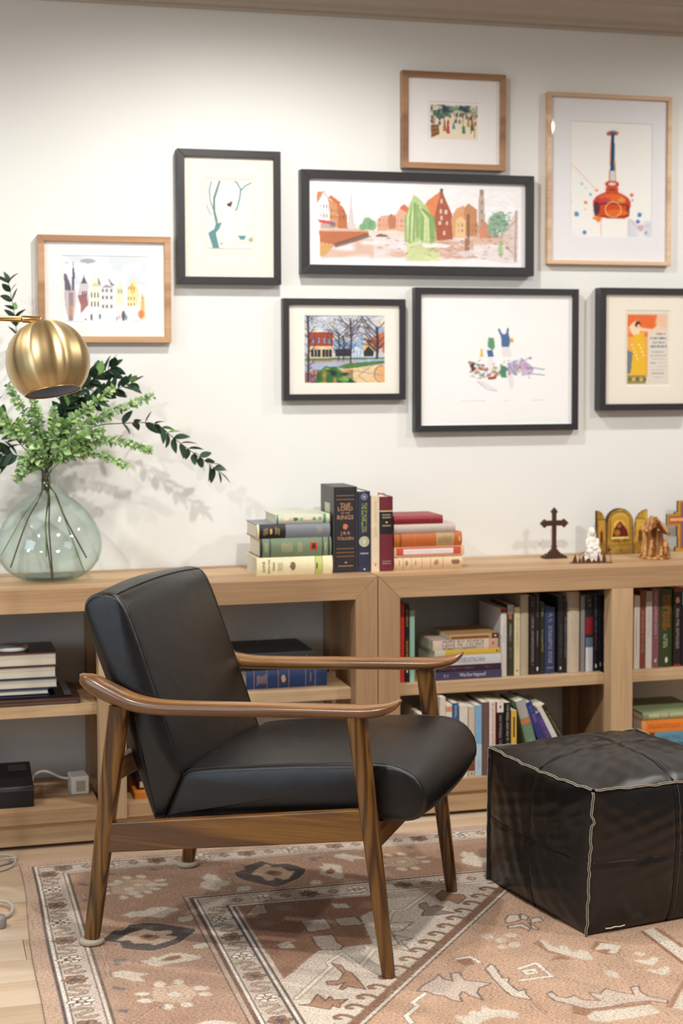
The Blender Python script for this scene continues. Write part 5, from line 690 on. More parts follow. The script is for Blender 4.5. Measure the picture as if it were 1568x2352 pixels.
for n_,(a,b,dr) in enumerate(ED):
    A_,B__=cc[a],cc[b]; dr=Vector(dr).normalized(); t_=(B__-A_).normalized(); sd=t_.cross(dr).normalized()
    L=44
    def cp(i,h,n_=n_):
        u=i/(L-1); p=A_.lerp(B__,u)
        sag=Vector((0,0,-.008*math.sin(PI*u))) if a[2]==b[2] else Vector((0,0,0))
        kink=math.exp(-((u-.80)/.02)**2)*.006-math.exp(-((u-.46)/.02)**2)*.003 if a[2]!=b[2] else 0
        return p+sag+sd*(seamw(u,n_,.0022)+kink)+dr*h
    for off in (-.0016,.0016):
        rings=[[cp(i,-.004)+sd*(off-.0009),cp(i,.0075)+sd*(off*1.3-.0009),cp(i,.0075)+sd*(off*1.3+.0009),cp(i,-.004)+sd*(off+.0009)] for i in range(L)]
        m=MB(); m.loft(rings); o=m.build('seam_flap',LEO,ot)
        m=MB(); m.tube([cp(i,.0078)+sd*off*1.3 for i in range(L)],.00125,6); o2=m.build('raw_edge',RAW,o,True)
m=MB(); m.tube([cc[-1,-1,-1].lerp(cc[1,-1,-1],u)+Vector((0,-.010,.012+.001*math.sin(u*90))) for u in (.10,.13,.16,.19,.22)],.0018,6); m.build('loose_thread',plain('thread_pale','d8cfbd',.8),ot,True)
# ================= framed pictures =================
BLKF=plain('black_frame','2b2a2d',.42,0,.04); TANF=wood('tan_frame',['a9805c','bb9069','c69c76'],0,.5,3,110,.06,2,0,.1,.3)
BRNF=wood('brown_frame',['8a6548','9b7352','a9805e'],0,.5,3,110,.06,2,0,.1,.3); LOAK=wood('light_frame',['cda986','d9b896','e2c4a4'],0,.5,3,110,.06,2,0,.1,.3)
gt=NT('picture_glass'); tr_=gt.n('ShaderNodeBsdfTransparent'); gl=gt.n('ShaderNodeBsdfGlossy',{'Roughness':.02})
def schlick(t,k=.04,nrm=None):
    f=t.n('ShaderNodeLayerWeight',{'Blend':.5} if nrm is None else {'Blend':.5,'Normal':nrm}).outputs['Facing']
    return t.math('ADD',t.math('MULTIPLY',t.math('POWER',f,5.0),.8),k)
mx=gt.n('ShaderNodeMixShader',{0:schlick(gt,.02),1:tr_.outputs[0],2:gl.outputs[0]}); gt.t.links.new(mx.outputs[0],gt.t.nodes['Material Output'].inputs[0]); PGLASS=gt.m
def frame(name_label,x0,x1,z0,z1,b,d,fm,matc,op,cv,pr,glass=True):
    yf=5.05-d; r=empty('picture_frame',((x0+x1)/2,5.05,(z0+z1)/2),name_label,'picture','framed pictures on the wall'); cx,cz=(x0+x1)/2,(z0+z1)/2
    def loc(mb):
        for p in mb.v: p-=Vector((cx,5.05,cz))
        return mb
    O=[(x0,z0),(x1,z0),(x1,z1),(x0,z1)]; I=[(x0+b,z0+b),(x1-b,z0+b),(x1-b,z1-b),(x0+b,z1-b)]
    for i in range(4):
        j=(i+1)%4; m=MB(); m.prism([O[i],O[j],I[j],I[i]],1,yf,5.049); bevel(loc(m).build('frame_rail',fm,r),.0012)
    yb=yf+.011
    # mat board with a bevelled opening
    m=MB(); a0,a1,c0,c1=op; e=.0016
    A=[(x0+b-.002,z0+b-.002),(x1-b+.002,z0+b-.002),(x1-b+.002,z1-b+.002),(x0+b-.002,z1-b+.002)]; Bq=[(a0,c0),(a1,c0),(a1,c1),(a0,c1)]; Cq=[(a0+e,c0+e),(a1-e,c0+e),(a1-e,c1-e),(a0+e,c1-e)]
    vs=[(p[0],yb,p[1]) for p in A+Bq]+[(p[0],yb+.0018,p[1]) for p in Cq]
    m.add(vs,[(i,(i+1)%4,4+(i+1)%4,4+i) for i in range(4)]+[(4+i,4+(i+1)%4,8+(i+1)%4,8+i) for i in range(4)])
    loc(m).build('mat_board',plain('mat_'+matc,matc,.8,0,.01),r,fix=False)
    m=MB(); m.box(a0-.004,a1+.004,yb+.0022,yb+.004,c0-.004,c1+.004); loc(m).build('backing',plain('mat_'+matc,matc,.8,0,.01),r)
    p0,p1,q0,q1=pr
    cv.sheet('print',PRINT,r,(p0-cx,yb+.0020-5.05,q1-cz),(p1-p0,0,0),(0,0,-(q1-q0)))
    m=MB(); m.box(x0+b-.001,x1-b+.001,yf+.004,yf+.0055,z0+b-.001,z1-b+.001)
    loc(m).build('glass_pane',PGLASS,r)
    return r
def lines(cv,seed,n,c,wd,x0,x1,y0,y1,ln=.08,al=.7,asp=1):
    r_=random.Random(seed)
    for _ in range(n):
        x,y=r_.uniform(x0,x1),r_.uniform(y0,y1); a=r_.uniform(0,2*PI); cv.line([(x,y),(x+ln*math.cos(a),y+ln*math.sin(a))],wd,c,al,0,asp)
def wash(cv,c,seed,lo=.5,al=.5,y0=0,y1=1,x0=0,x1=1,n=6):
    m=np.clip((cv.noise(n,seed)-lo)*4,0,1)*((cv.Y>y0)&(cv.Y<y1)&(cv.X>x0)&(cv.X<x1)); cv.put(cv.blur(m,2),c,al)
def signature(cv,x0,y,x1,c,seed=1,h=.012):
    r_=random.Random(seed); pts=[]; x=x0
    while x<x1: pts.append((x,y+r_.uniform(-h,h))); x+=.012
    if len(pts)>1: cv.line(pts,.0035,c,.6)
# 1 city square watercolour
cv=Cv(130,106,'eff1f3'); a=1.24
U=lambda x,y:((x-367)/843,(y-300)/670)
def P1(pts): return [U(*p) for p in pts]
wash(cv,'c4d2de',3,.35,.6,0,.42); cv.ell(*U(620,350),.09,.035,'7f8da0',.7,3); cv.ell(*U(410,370),.03,.02,'aebac6',.6,2)
cv.poly(P1([(378,480),(405,478),(450,600),(455,650),(390,640)]),'5c5166',.9,1); cv.poly(P1([(380,640),(500,640),(495,760),(470,930),(420,940),(385,780)]),'b2a6b0',.7,1)
cv.poly(P1([(474,380),(488,470),(485,640),(458,640),(462,470)]),'54505e',.85); cv.line(P1([(474,360),(474,470)]),.006,'4a4854',1,0,a)
cv.poly(P1([(425,660),(470,660),(465,940),(428,940)]),'8f6f70',.7); cv.poly(P1([(430,780),(465,790),(462,900),(430,880)]),'d79a6a',.7)
cv.poly(P1([(545,570),(580,500),(612,570)]),'50505c',.9); cv.line(P1([(578,490),(578,550)]),.005,'50505c',1,0,a); cv.poly(P1([(540,570),(630,575),(620,640),(630,760),(540,770),(510,690)]),'c8c0c6',.8); cv.poly(P1([(512,690),(600,680),(620,780),(545,865),(540,780)]),'8f4a4a',.75,1)
cv.poly(P1([(650,580),(690,475),(735,580),(740,800),(645,800)]),'efe9d4',.9); cv.poly(P1([(715,500),(745,560),(740,600),(715,570)]),'7a6e80',.8); cv.poly(P1([(645,600),(690,560),(740,600)]),'cfc07a',.7)
cv.poly(P1([(750,600),(800,510),(880,600),(875,820),(755,820)]),'e3e1e6',.9); cv.poly(P1([(815,510),(885,590),(850,590)]),'6d6679',.85); cv.poly(P1([(750,610),(805,580),(875,610)]),'7d7a8c',.7)
cv.poly(P1([(890,620),(935,530),(975,620),(980,780),(890,780)]),'f1ecc8',.9); cv.poly(P1([(1010,640),(1075,500),(1130,640),(1120,780),(1010,800)]),'f1dfa0',.9); cv.poly(P1([(1030,600),(1060,560),(1100,640),(1060,680)]),'e8b060',.7,1)
cv.poly(P1([(1150,700),(1180,690),(1190,900),(1140,930)]),'e9b25a',.85,1); cv.ell(*U(1145,870),.035,.06,'d8683a',.7,2)
for x in (560,580,600): cv.rect(*U(x-6,650),*U(x+6,690),'4a3a48',.8)
for yy_ in (660,750):
    for x in (655,685,715): cv.rect(*U(x-7,yy_),*U(x+7,yy_+50),'3c4a4c',.85)
for yy_ in (620,690,780):
    for x in (765,805,850): cv.rect(*U(x-9,yy_),*U(x+9,yy_+34),'565a6c',.8)
for x in (925,952): cv.rect(*U(x-6,625),*U(x+6,668),'66705f',.8)
for yy_ in (600,700,760):
    for x in (1022,1050,1082): cv.rect(*U(x-6,yy_),*U(x+6,yy_+28),'8a7060',.7)
for x in (1160,): cv.rect(*U(x-5,665),*U(x+6,715),'3c4a44',.9)
for x,y,h,c in ((650,905,35,'3a3a44'),(733,895,28,'3a5f78'),(970,890,52,'4a4650'),(998,905,28,'6a88a8'),(905,915,22,'8fa0b4'),(590,925,10,'5a6a7a'),(930,900,22,'d8a89a')): cv.ell(*U(x,y),.012 if h<50 else .022,h/670,c,.85,1)
signature(cv,.0,.965,.24,'8a8890',3); signature(cv,.8,.95,.95,'8a8890',4); F1=cv
# 2 tree and figure line drawing
cv=Cv(90,140,'f3ede0'); U=lambda x,y:((x-252)/290,(y-238)/450)
P1=lambda pts:[U(*p) for p in pts]; TE='5f8f95'; a=.64
cv.poly(P1([(262,560),(300,535),(310,500),(345,495),(335,530),(310,560),(330,648),(290,648)]),TE)
for pts,wd in (([(315,500),(300,430),(300,350),(320,290),(335,248)],.014),([(300,430),(275,360),(272,300),(285,250)],.008),([(255,390),(268,430),(280,450)],.006),([(440,250),(465,290),(460,340),(445,400),(435,420)],.010),([(465,300),(495,270),(530,252)],.009),([(430,245),(450,262)],.008)): cv.line(P1(pts),wd,TE,1,0,a); 
cv.line(P1([(322,490),(306,430),(306,350),(326,290)]),.004,'39484c',.8,0,a)
cv.poly(P1([(375,385),(415,362),(405,400),(388,398)]),'4a4238'); cv.poly(P1([(350,440),(385,400),(430,420),(440,600),(355,605)]),'e9e7e2',.8)
cv.line(P1([(350,440),(338,470),(350,540),(352,600)]),.003,'b5b0a8',.8,0,a); cv.line(P1([(425,410),(440,500),(436,600)]),.003,'b5b0a8',.8,0,a)
cv.line(P1([(445,455),(490,465),(515,510),(490,530),(530,535)]),.004,'9fb4b6',.9,0,a); cv.line(P1([(480,310),(510,330),(515,360),(495,370)]),.004,'9fb4b6',.9,0,a); cv.line(P1([(310,290),(330,310),(325,330)]),.004,'9fb4b6',.8,0,a); cv.line(P1([(360,270),(395,300),(400,270)]),.003,'c9c4bc',.8,0,a)
cv.poly(P1([(445,572),(500,572),(485,598),(460,598)]),TE); cv.poly(P1([(505,600),(535,575),(540,605),(525,612)]),'a8a090',.9)
cv.line(P1([(258,652),(540,655)]),.004,'6a706c',.8,0,a); cv.line(P1([(400,625),(440,610),(500,615),(538,620)]),.003,'8a8478',.8,0,a); cv.poly(P1([(330,620),(355,618),(342,630)]),TE)
cv.line([(.01,.005),(.99,.005),(.99,.99),(.01,.99),(.01,.005)],.0035,'cdc4b2',.9,0,a); cv.line([(.25,.955),(.75,.955)],.002,'b0a898',.7); F2=cv
# 3 canal panorama
cv=Cv(300,124,'f3f1f4'); U=lambda x,y:((x-722)/470,(y-432)/170); P1=lambda pts:[U(*p) for p in pts]; a=2.76
cv.poly(P1([(735,535),(1180,535),(1185,600),(1150,600),(1100,592),(735,595)]),'ddd2d0',.8,3)
wash(cv,'c98f6e',11,.45,.55,.70,.98,.03,.28,9); wash(cv,'c99678',12,.5,.6,.6,.95,.27,.95,10); wash(cv,'f3f1f4',13,.5,.8,.72,1,.1,.35,12)
cv.poly(P1([(795,528),(800,480),(803,428),(806,480),(811,528)]),'c9bfc0',.9); cv.rect(*U(793,515),*U(814,534),'d5cfce',.9)
cv.poly(P1([(726,470),(728,448),(740,442),(752,458),(757,512),(730,505)]),'eeeaec'); cv.poly(P1([(726,468),(728,447),(742,448),(730,470)]),'d9713f'); cv.line(P1([(728,470),(742,445),(756,470),(757,525)]),.010,'a89a98',.7,0,a)
for x in (735,742,749):
    for y in (480,500): cv.rect(*U(x-1.2,y-4),*U(x+1.2,y+4),'80767c',.8)
cv.poly(P1([(752,462),(772,474),(774,528),(757,525)]),'c98a58'); cv.poly(P1([(772,470),(785,480),(794,500),(795,530),(774,530)]),'b4623c'); cv.poly(P1([(752,460),(758,454),(780,470),(776,478)]),'c76038')
for x in (760,765,770,779,786):
    for y in (490,503): cv.rect(*U(x-1.3,y-4),*U(x+1.3,y+3),'6a4334',.7)
cv.poly(P1([(729,509),(755,512),(758,520),(733,517)]),'cf4030'); cv.poly(P1([(755,513),(768,516),(768,522),(758,522)]),'4a5a98'); cv.rect(*U(735,519),*U(768,530),'8a6a5c',.6)
cv.poly(P1([(731,534),(780,530),(842,532),(838,542),(800,555),(770,566),(745,562),(734,560)]),'b3613a'); cv.poly(P1([(733,560),(766,566),(745,590),(733,592)]),'cf9a58'); cv.line(P1([(770,566),(810,553),(845,541)]),.03,'5c3c30',.8,0,a)
cv.line(P1([(736,532),(842,531)]),.02,'d8b8a4',.9,0,a)
for e in ((840,516,12,14),(850,520,10,12),(828,524,8,8)): cv.ell(*U(e[0],e[1]),e[2]/470,e[3]/170,'5f9660',.85,2)
cv.poly(P1([(862,505),(872,498),(905,494),(905,532),(862,532)]),'d9a184'); cv.poly(P1([(886,500),(892,492),(903,500),(903,525),(888,528)]),'b06a48',.9); cv.poly(P1([(903,497),(915,475),(930,478),(932,535),(903,535)]),'dea78c'); cv.poly(P1([(912,480),(922,470),(935,480),(930,490)]),'d4643c')
for x in (868,876,884,908,916,924):
    for y in (508,520): cv.rect(*U(x-1.2,y-3),*U(x+1.2,y+3),'8a6050',.6)
cv.poly(P1([(842,532),(905,531),(932,536),(930,545),(885,545),(872,538),(858,545),(842,545)]),'e3d3c6'); cv.poly(P1([(855,546),(865,539),(880,540),(890,546)]),'6a4a3c',.9)
cv.poly(P1([(970,500),(972,470),(1008,436),(1032,490),(1034,548),(990,552)]),'a04e36'); cv.poly(P1([(958,490),(975,462),(1008,437),(998,470),(990,505),(970,500)]),'da7c48'); cv.line(P1([(1008,418),(1008,440)]),.02,'4a4a50',1,0,a)
for x,y in ((1008,462),(1006,485),(1018,487),(1004,512),(1020,512),(1008,500),(1014,535)): cv.rect(*U(x-2.5,y-5),*U(x+2.5,y+4),'e4ccc0',.9)
cv.poly(P1([(1030,500),(1042,478),(1060,470),(1066,540),(1034,545)]),'d79a68'); cv.poly(P1([(1060,476),(1070,465),(1090,478),(1092,540),(1062,540)]),'bd7f52'); cv.poly(P1([(1040,505),(1052,495),(1064,505),(1064,545),(1040,545)]),'e4bb88'); cv.rect(*U(1066,490),*U(1073,545),'6a4430',.8,1)
for x in (1047,1056,1080,1087):
    for y in (515,528): cv.rect(*U(x-1.4,y-4),*U(x+1.4,y+3),'7c5038',.7)
cv.poly(P1([(1092,535),(1094,455),(1097,440),(1104,440),(1107,455),(1110,535)]),'b7a394'); cv.rect(*U(1096,432),*U(1106,446),'8f7f78'); 
for y in (458,478,500): cv.rect(*U(1099,y),*U(1102,y+10),'6a5a54',.8)
cv.poly(P1([(1095,525),(1105,500),(1122,520),(1124,545),(1095,545)]),'c98364')
for e in ((1130,506,14,16),(1142,500,16,17),(1152,516,14,16),(1125,522,12,14)): cv.ell(*U(e[0],e[1]),e[2]/470,e[3]/170,'7fa486',.85,2)
lines(cv,5,60,'4f7a58',.010,.86,.95,.3,.65,.02,.5,a)
cv.poly(P1([(1150,540),(1160,520),(1182,478),(1188,480),(1186,598),(1162,580)]),'d7c4be',.9,1); cv.line(P1([(1182,480),(1180,596)]),.012,'9a7c74',.7,0,a); cv.line(P1([(1160,525),(1182,500)]),.010,'9a7c74',.6,0,a); cv.line(P1([(1155,560),(1182,585)]),.010,'9a7c74',.6,0,a)
cv.ell(*U(1146,568),.012,.12,'7fae6c',.7,3)
cv.poly(P1([(930,560),(1000,555),(1005,598),(925,600)]),'b9cc78',.75,4); cv.poly(P1([(1000,556),(1080,550),(1085,590),(1005,594)]),'b97a5c',.5,3); cv.rect(*U(1062,545),*U(1073,578),'7a4a34',.7,1)
cv.poly(P1([(935,470),(945,448),(960,460),(975,475),(992,510),(998,550),(985,560),(960,552),(935,562),(922,548),(925,510)]),'a9c37c',.95,2)
for x in range(926,996,5): 
    r_=random.Random(x); cv.line(P1([(945+(x-945)*.5,468+abs(x-950)*.4),(x,500),(x+r_.uniform(-3,3),548+r_.uniform(-8,10))]),.014,random.Random(x).choice(['6f9a58','d3dfa0','88ad62']),.8,0,a)
lines(cv,9,70,'f6f0ec',.006,.3,.95,.75,.95,.03,.5,a); lines(cv,10,50,'96604a',.006,.3,.95,.65,.95,.02,.6,a)
cv.poly(P1([(962,560),(1005,558),(1028,562),(1020,568),(968,568)]),'efe8ec'); cv.poly(P1([(1040,578),(1100,568),(1110,574),(1060,590)]),'e6dade',.8,1); cv.var(.05,2); cv.a=cv.a*.86+.14*np.array([.96,.95,.96]); F3=cv
# 4 promenade crowd
cv=Cv(100,76,'e9dcc4'); a=1.32
wash(cv,'3f6a62',21,.42,.9,0,.34,0,1,9); wash(cv,'2f4a5c',22,.5,.9,0,.4,0,1,11); wash(cv,'8fae8a',23,.55,.8,0,.3,.2,1,9)
rr_=random.Random(5)
for _ in range(26):
    x,y=rr_.uniform(.02,.98),rr_.uniform(.28,.55); c=rr_.choice(['5f8fb4','38485a','9c4a34','c98c5c','2c3438','e8d4b8','54705c']); cv.ell(x,y,.026,.06,c,.85,1); cv.ell(x,y-.07,.014,.02,'d8a888',.8)
for x,y,c,h in ((.37,.66,'a8442f',.17),(.52,.70,'e9e2d2',.16),(.49,.62,'5f86a8',.08),(.70,.62,'4f7260',.20),(.72,.45,'e7ddc8',.16),(.88,.58,'4a5f3c',.15),(.30,.62,'b06848',.14),(.80,.5,'c89048',.12)):
    cv.poly([(x-.035,y+h),(x-.015,y-h),(x+.015,y-h),(x+.04,y+h)],c,.95,1); cv.ell(x,y-h-.03,.015,.022,'5a3a2c',.9)
cv.poly([(.01,.6),(.18,.58),(.19,.86),(.02,.96)],'7c4f30',.9,1); cv.line([(.02,.7),(.18,.66)],.01,'b98a5c',.9,0,a); cv.line([(.02,.82),(.18,.76)],.01,'b98a5c',.9,0,a); cv.line([(.93,.5),(.93,.92)],.012,'b0783a',.9,0,a); cv.line([(.86,.6),(.86,.8)],.01,'2c3c30',.9,0,a)
lines(cv,31,50,'2c3434',.008,0,1,0,.3,.05,.6,a); F4=cv
# 5 copper still with paint splashes
cv=Cv(128,172,'f0efec'); U=lambda x,y:((x-972)/425,(y-340)/600); P1=lambda pts:[U(*p) for p in pts]; a=.71
cv.ell(*U(1190,392),.055,.022,'3f4a72',.95,1); cv.ell(*U(1170,396),.03,.02,'c85a30',.9,1); cv.ell(*U(1210,392),.025,.018,'d0682e',.8,1); cv.ell(*U(1190,383),.02,.01,'5c9ac8',.9)
cv.poly(P1([(1183,400),(1198,400),(1204,590),(1176,590)]),'3c6a98',1,1); cv.line(P1([(1190,405),(1188,585)]),.007,'1f2d4c',.9,0,a); cv.line(P1([(1180,430),(1176,560)]),.005,'e0883a',.9,0,a); cv.line(P1([(1202,540),(1206,640)]),.006,'e09a40',.9,0,a); cv.poly(P1([(1172,590),(1206,590),(1206,640),(1174,640)]),'c9ccd8',.8,1); cv.line(P1([(1176,590),(1174,640)]),.005,'c86a3a',.9,0,a)
cv.ell(*U(1188,662),.088,.034,'c9472a',1,1); cv.ell(*U(1188,660),.05,.014,'dfe3ea',.9,1); cv.poly(P1([(1155,680),(1220,680),(1224,712),(1152,712)]),'c9502c',1,1); cv.ell(*U(1188,690),.05,.01,'6a2f30',.6,1)
cv.ell(*U(1188,765),.235,.105,'c8402a',1,1); cv.poly(P1([(1092,770),(1284,765),(1278,830),(1255,842),(1120,840),(1096,820)]),'cf4c22',1,1)
cv.ell(*U(1188,735),.16,.04,'e0703a',.9,3); cv.ell(*U(1150,750),.07,.03,'b0305a',.6,3); cv.ell(*U(1240,745),.05,.022,'e0a24a',.8,2); cv.ell(*U(1108,790),.04,.06,'3a2a4a',.8,2); cv.ell(*U(1272,800),.02,.05,'4a2438',.7,2); cv.ell(*U(1215,812),.15,.03,'e8742a',.8,2); cv.line(P1([(1110,770),(1190,762),(1275,772)]),.006,'6a1e22',.8,0,a); cv.line(P1([(1098,828),(1190,838),(1278,825)]),.006,'7a2a20',.8,0,a)
for rr in (.10,): 
    cv.line([(U(1195,795)[0]+rr*math.cos(t/12*2*PI),U(1195,795)[1]+rr*.68*math.sin(t/12*2*PI)) for t in range(13)],.005,'e8c48a',.8,0,a)
for x,y,r_,c in ((1107,695,.018,'e08a4a'),(1050,762,.02,'dd7a40'),(1075,718,.018,'6ab4c8'),(1030,663,.018,'8fd0d8'),(1050,685,.01,'8fd0d8'),(1003,824,.03,'3f7fb4'),(1045,920,.026,'4a78b0'),(1292,716,.022,'d8542e'),(1297,742,.012,'4a8ab8'),(1335,820,.028,'3f78c0'),(1326,856,.024,'2f58a8'),(1118,845,.04,'e07a34'),(1095,842,.018,'e07a34'),(975,760,.01,'eeaa80'),(1048,798,.012,'eeb48a'),(1370,915,.02,'6a88c0'),(1340,890,.04,'d8a8a8')): cv.ell(*U(x,y),r_,r_*.72,c,.9,1)
cv.line(P1([(975,560),(1107,695)]),.004,'eec0a4',.9,0,a); cv.line(P1([(1130,845),(1132,935)]),.005,'f0c0a8',.8,0,a); cv.line(P1([(1278,840),(1280,925)]),.005,'f0b8a8',.8,0,a); cv.line(P1([(1285,845),(1320,885),(1390,875)]),.006,'d8a0a8',.7,1,a); wash(cv,'b8c4de',8,.45,.5,.85,1,.7,1,8); wash(cv,'d8e0e4',9,.5,.5,.8,1,0,.3,8); F5=cv
# 6 town street painting
cv=Cv(150,126,'c3cad6'); U=lambda x,y:((x-862)/496,(y-1068)/418); P1=lambda pts:[U(*p) for p in pts]; a=1.187
wash(cv,'dfe0dc',41,.4,.8,0,.45,0,1,8); wash(cv,'8fa4c0',42,.55,.7,0,.45,0,1,10); wash(cv,'e6d8b8',43,.62,.7,0,.4,0,1,9)
cv.poly(P1([(1040,1225),(1240,1235),(1240,1300),(1040,1300)]),'8fb0cc'); cv.poly(P1([(1240,1235),(1300,1190),(1358,1165),(1358,1300),(1240,1300)]),'c0714f'); cv.poly(P1([(1222,1240),(1285,1240),(1285,1320),(1222,1320)]),'e0bc78'); cv.poly(P1([(1225,1290),(1255,1255),(1290,1290),(1285,1320),(1228,1320)]),'33343c')
cv.rect(*U(890,1170),*U(1038,1258),'a54a34'); cv.rect(*U(888,1256),*U(1042,1335),'e7c9a2')
for x in (916,950,984,1014): cv.rect(*U(x-9,1205),*U(x+9,1240),'6a6a84'); cv.rect(*U(x-3,1207),*U(x+3,1238),'b8c4d4',.8)
for x0,x1 in ((902,960),(970,1030)):
    cv.rect(*U(x0,1278),*U(x1,1325),'2c3040')
    for k in (1,2): xx=x0+(x1-x0)*k/3; cv.line(P1([(xx,1278),(xx,1325)]),.006,'b8a890',.9,0,a)
cv.rect(*U(1050,1275),*U(1150,1320),'33343e'); cv.poly(P1([(1150,1285),(1185,1255),(1222,1285),(1222,1325),(1150,1325)]),'c8d6e6'); 
for x in (1165,1185,1205): cv.line(P1([(x,1285),(x,1325)]),.006,'6a88b0',.8,0,a)
cv.rect(*U(1290,1270),*U(1340,1320),'cfd4da',.8); cv.poly(P1([(862,1330),(1358,1325),(1358,1345),(862,1350)]),'5c8466'); cv.poly(P1([(862,1350),(1358,1335),(1358,1380),(1050,1400),(862,1420)]),'a9b4d0'); cv.line(P1([(890,1352),(1180,1350)]),.010,'d88a54',.8,0,a)
cv.poly(P1([(1060,1385),(1130,1362),(1358,1345),(1358,1362),(1240,1380),(1120,1400)]),'567f48'); cv.poly(P1([(1080,1402),(1358,1368),(1358,1486),(1190,1486),(1110,1440)]),'e6c99a'); cv.ell(*U(1340,1430),.10,.14,'dca868',.8,2)
cv.line(P1([(1150,1405),(1358,1440)]),.006,'8f90a8',.8,0,a); cv.line(P1([(1280,1375),(1190,1440),(1260,1486)]),.006,'8f90a8',.7,0,a); cv.line([(U(1340,1430)[0]+.1*math.cos(t/3),U(1340,1430)[1]+.13*math.sin(t/3)) for t in range(5,15)],.007,'6f6a90',.8,0,a)
cv.poly(P1([(925,1486),(940,1420),(990,1380),(1060,1385),(1110,1430),(1190,1486)]),'3f6a3c',1,1); wash(cv,'7fae5c',44,.5,.9,.76,1,.16,.55,14); wash(cv,'1f3038',45,.55,.9,.8,1,.16,.6,14); wash(cv,'c88a4c',46,.62,.9,.8,1,.16,.6,16)
cv.poly(P1([(862,1420),(940,1400),(930,1486),(862,1486)]),'b87850',.9,1); lines(cv,47,30,'5c4a70',.008,0,.14,.82,1,.06,.7,a)
BR='3f3540'
def tree(x,y0,y1,wd,seed,sp=.12):
    r_=random.Random(seed); cv.line([(x,y1),(x+.01,(y0+y1)/2),(x,y0)],wd,BR,.9,0,a)
    for k in range(16):
        t=r_.uniform(.0,.85); y=y0+(y1-y0)*t; s_=r_.choice((-1,1)); l=sp*r_.uniform(.5,1.2)*(1-t*.5); xm=x+s_*l*.5; ym=y-l*.55
        cv.line([(x,y),(xm,ym),(xm+s_*l*.35,ym-l*.6)],wd*.42,BR,.75,0,a); cv.line([(xm,ym),(xm+s_*l*.6,ym-l*.15)],wd*.3,BR,.6,0,a)
tree(.045,.02,.95,.016,1,.14); tree(.42,.25,.66,.010,2,.2); tree(.48,.3,.66,.010,3,.2); tree(.57,.05,.70,.012,4,.2); tree(.90,.18,.62,.02,5,.26)
lines(cv,48,60,'54506a',.005,0,1,0,.35,.07,.5,a); cv.var(.1,9); F6=cv
# 7 reclining figure with two small companions (soft coloured sketch)
cv=Cv(150,136,'f4f4f4'); U=lambda x,y:((x-667)/330,(y-166)/318*1.0); P1=lambda pts:[U(*p) for p in pts]; a=1.1
r_=random.Random(8)
for _ in range(110):
    x=r_.uniform(722,945); y=335+25*math.sin((x-725)/60)+r_.uniform(-22,22); cv.ell(*U(x,y),.018,.014,r_.choice(['7fa87a','c8a850','8e6a9c','b04a38','5c8ca8','a8c890','c07890']),.75,1)
cv.poly(P1([(725,330),(740,320),(745,350),(735,355)]),'5a3040',.9); cv.poly(P1([(790,378),(820,372),(822,384),(792,386)]),'a83028',.9); cv.poly(P1([(765,268),(772,270),(775,300),(762,300)]),'dfc048',.9); 
cv.poly(P1([(792,225),(812,228),(816,262),(808,275),(790,262)]),'5f9468',.95,1); cv.poly(P1([(788,272),(808,275),(812,298),(790,300)]),'3f6a9c',.95); cv.ell(*U(800,326),.035,.08,'ece9ec',1,1)
cv.poly(P1([(836,205),(848,215),(862,205),(872,235),(866,262),(840,262)]),'4a6a9c',.95,1); cv.line(P1([(838,215),(830,195)]),.012,'4a6a9c',1,0,a); cv.line(P1([(860,212),(862,193)]),.012,'4a6a9c',1,0,a); cv.ell(*U(876,237),.022,.03,'e4a838',.95); cv.poly(P1([(840,262),(866,262),(880,300),(842,300)]),'e6e2e6',1,1)
cv.poly(P1([(835,330),(855,335),(858,380),(838,378)]),'3f8a6a',.9); cv.poly(P1([(860,325),(900,308),(895,365),(862,362)]),'a8a0cc',.7,1); cv.poly(P1([(905,308),(955,345),(950,368),(912,372)]),'bfa8d0',.8,1); cv.line(P1([(910,305),(950,340),(990,348),(1003,340)]),.007,'8fa0c0',.9,0,a); cv.line(P1([(950,365),(985,368),(1012,374)]),.007,'8fa0c0',.9,0,a); cv.ell(*U(1001,342),.014,.02,'3c4a68',.9); cv.ell(*U(1010,373),.014,.014,'3c4a68',.9)
cv.poly(P1([(750,390),(775,392),(825,425),(815,432),(768,412)]),'e4e2e8',.9,1); cv.poly(P1([(860,370),(880,368),(885,405),(875,428),(865,400)]),'e2e0e8',.9,1); cv.line(P1([(752,392),(790,425),(825,430)]),.004,'b0a8b8',.8,0,a)
lines(cv,12,40,'3c3c4c',.004,.2,.85,.45,.68,.03,.6,a)
signature(cv,.09,.945,.36,'b8b8bc',5,.006); signature(cv,.55,.945,.62,'b8b8bc',6,.006); signature(cv,.84,.945,.99,'b8b8bc',7,.006); F7=cv
# 8 poster with a dancer in yellow and columns of small type
cv=Cv(70,118,'dcd5c6'); a=.58
cv.rect(.01,.03,.96,.34,'e2703a',1); wash(cv,'f0a878',51,.5,.8,.03,.34,.0,.96,8); wash(cv,'f6e2c4',52,.6,.8,.03,.34,.5,.96,7)
cv.rect(.50,.24,.97,.97,'dcd6ca',1); cv.rect(.72,.03,.97,.25,'e9d2bc',.8); cv.rect(.01,.34,.5,.90,'e8a64a',.9); cv.poly([(.16,.30),(.40,.28),(.44,.60),(.46,.90),(.04,.90),(.16,.6)],'eab932',1,1); cv.poly([(.05,.2),(.2,.12),(.34,.22),(.3,.3),(.14,.32)],'efd8b4',1,1); cv.line([(.36,.24),(.62,.26),(.74,.20)],.022,'efd0b0',1,0,a); cv.ell(.26,.17,.07,.045,'5c3424',1); cv.ell(.28,.20,.04,.03,'e9c4a0',1)
cv.poly([(.01,.52),(.14,.56),(.1,.84),(.01,.86)],'5c7090',.85,1); cv.rect(.01,.87,.46,.99,'9a8a58',1); 
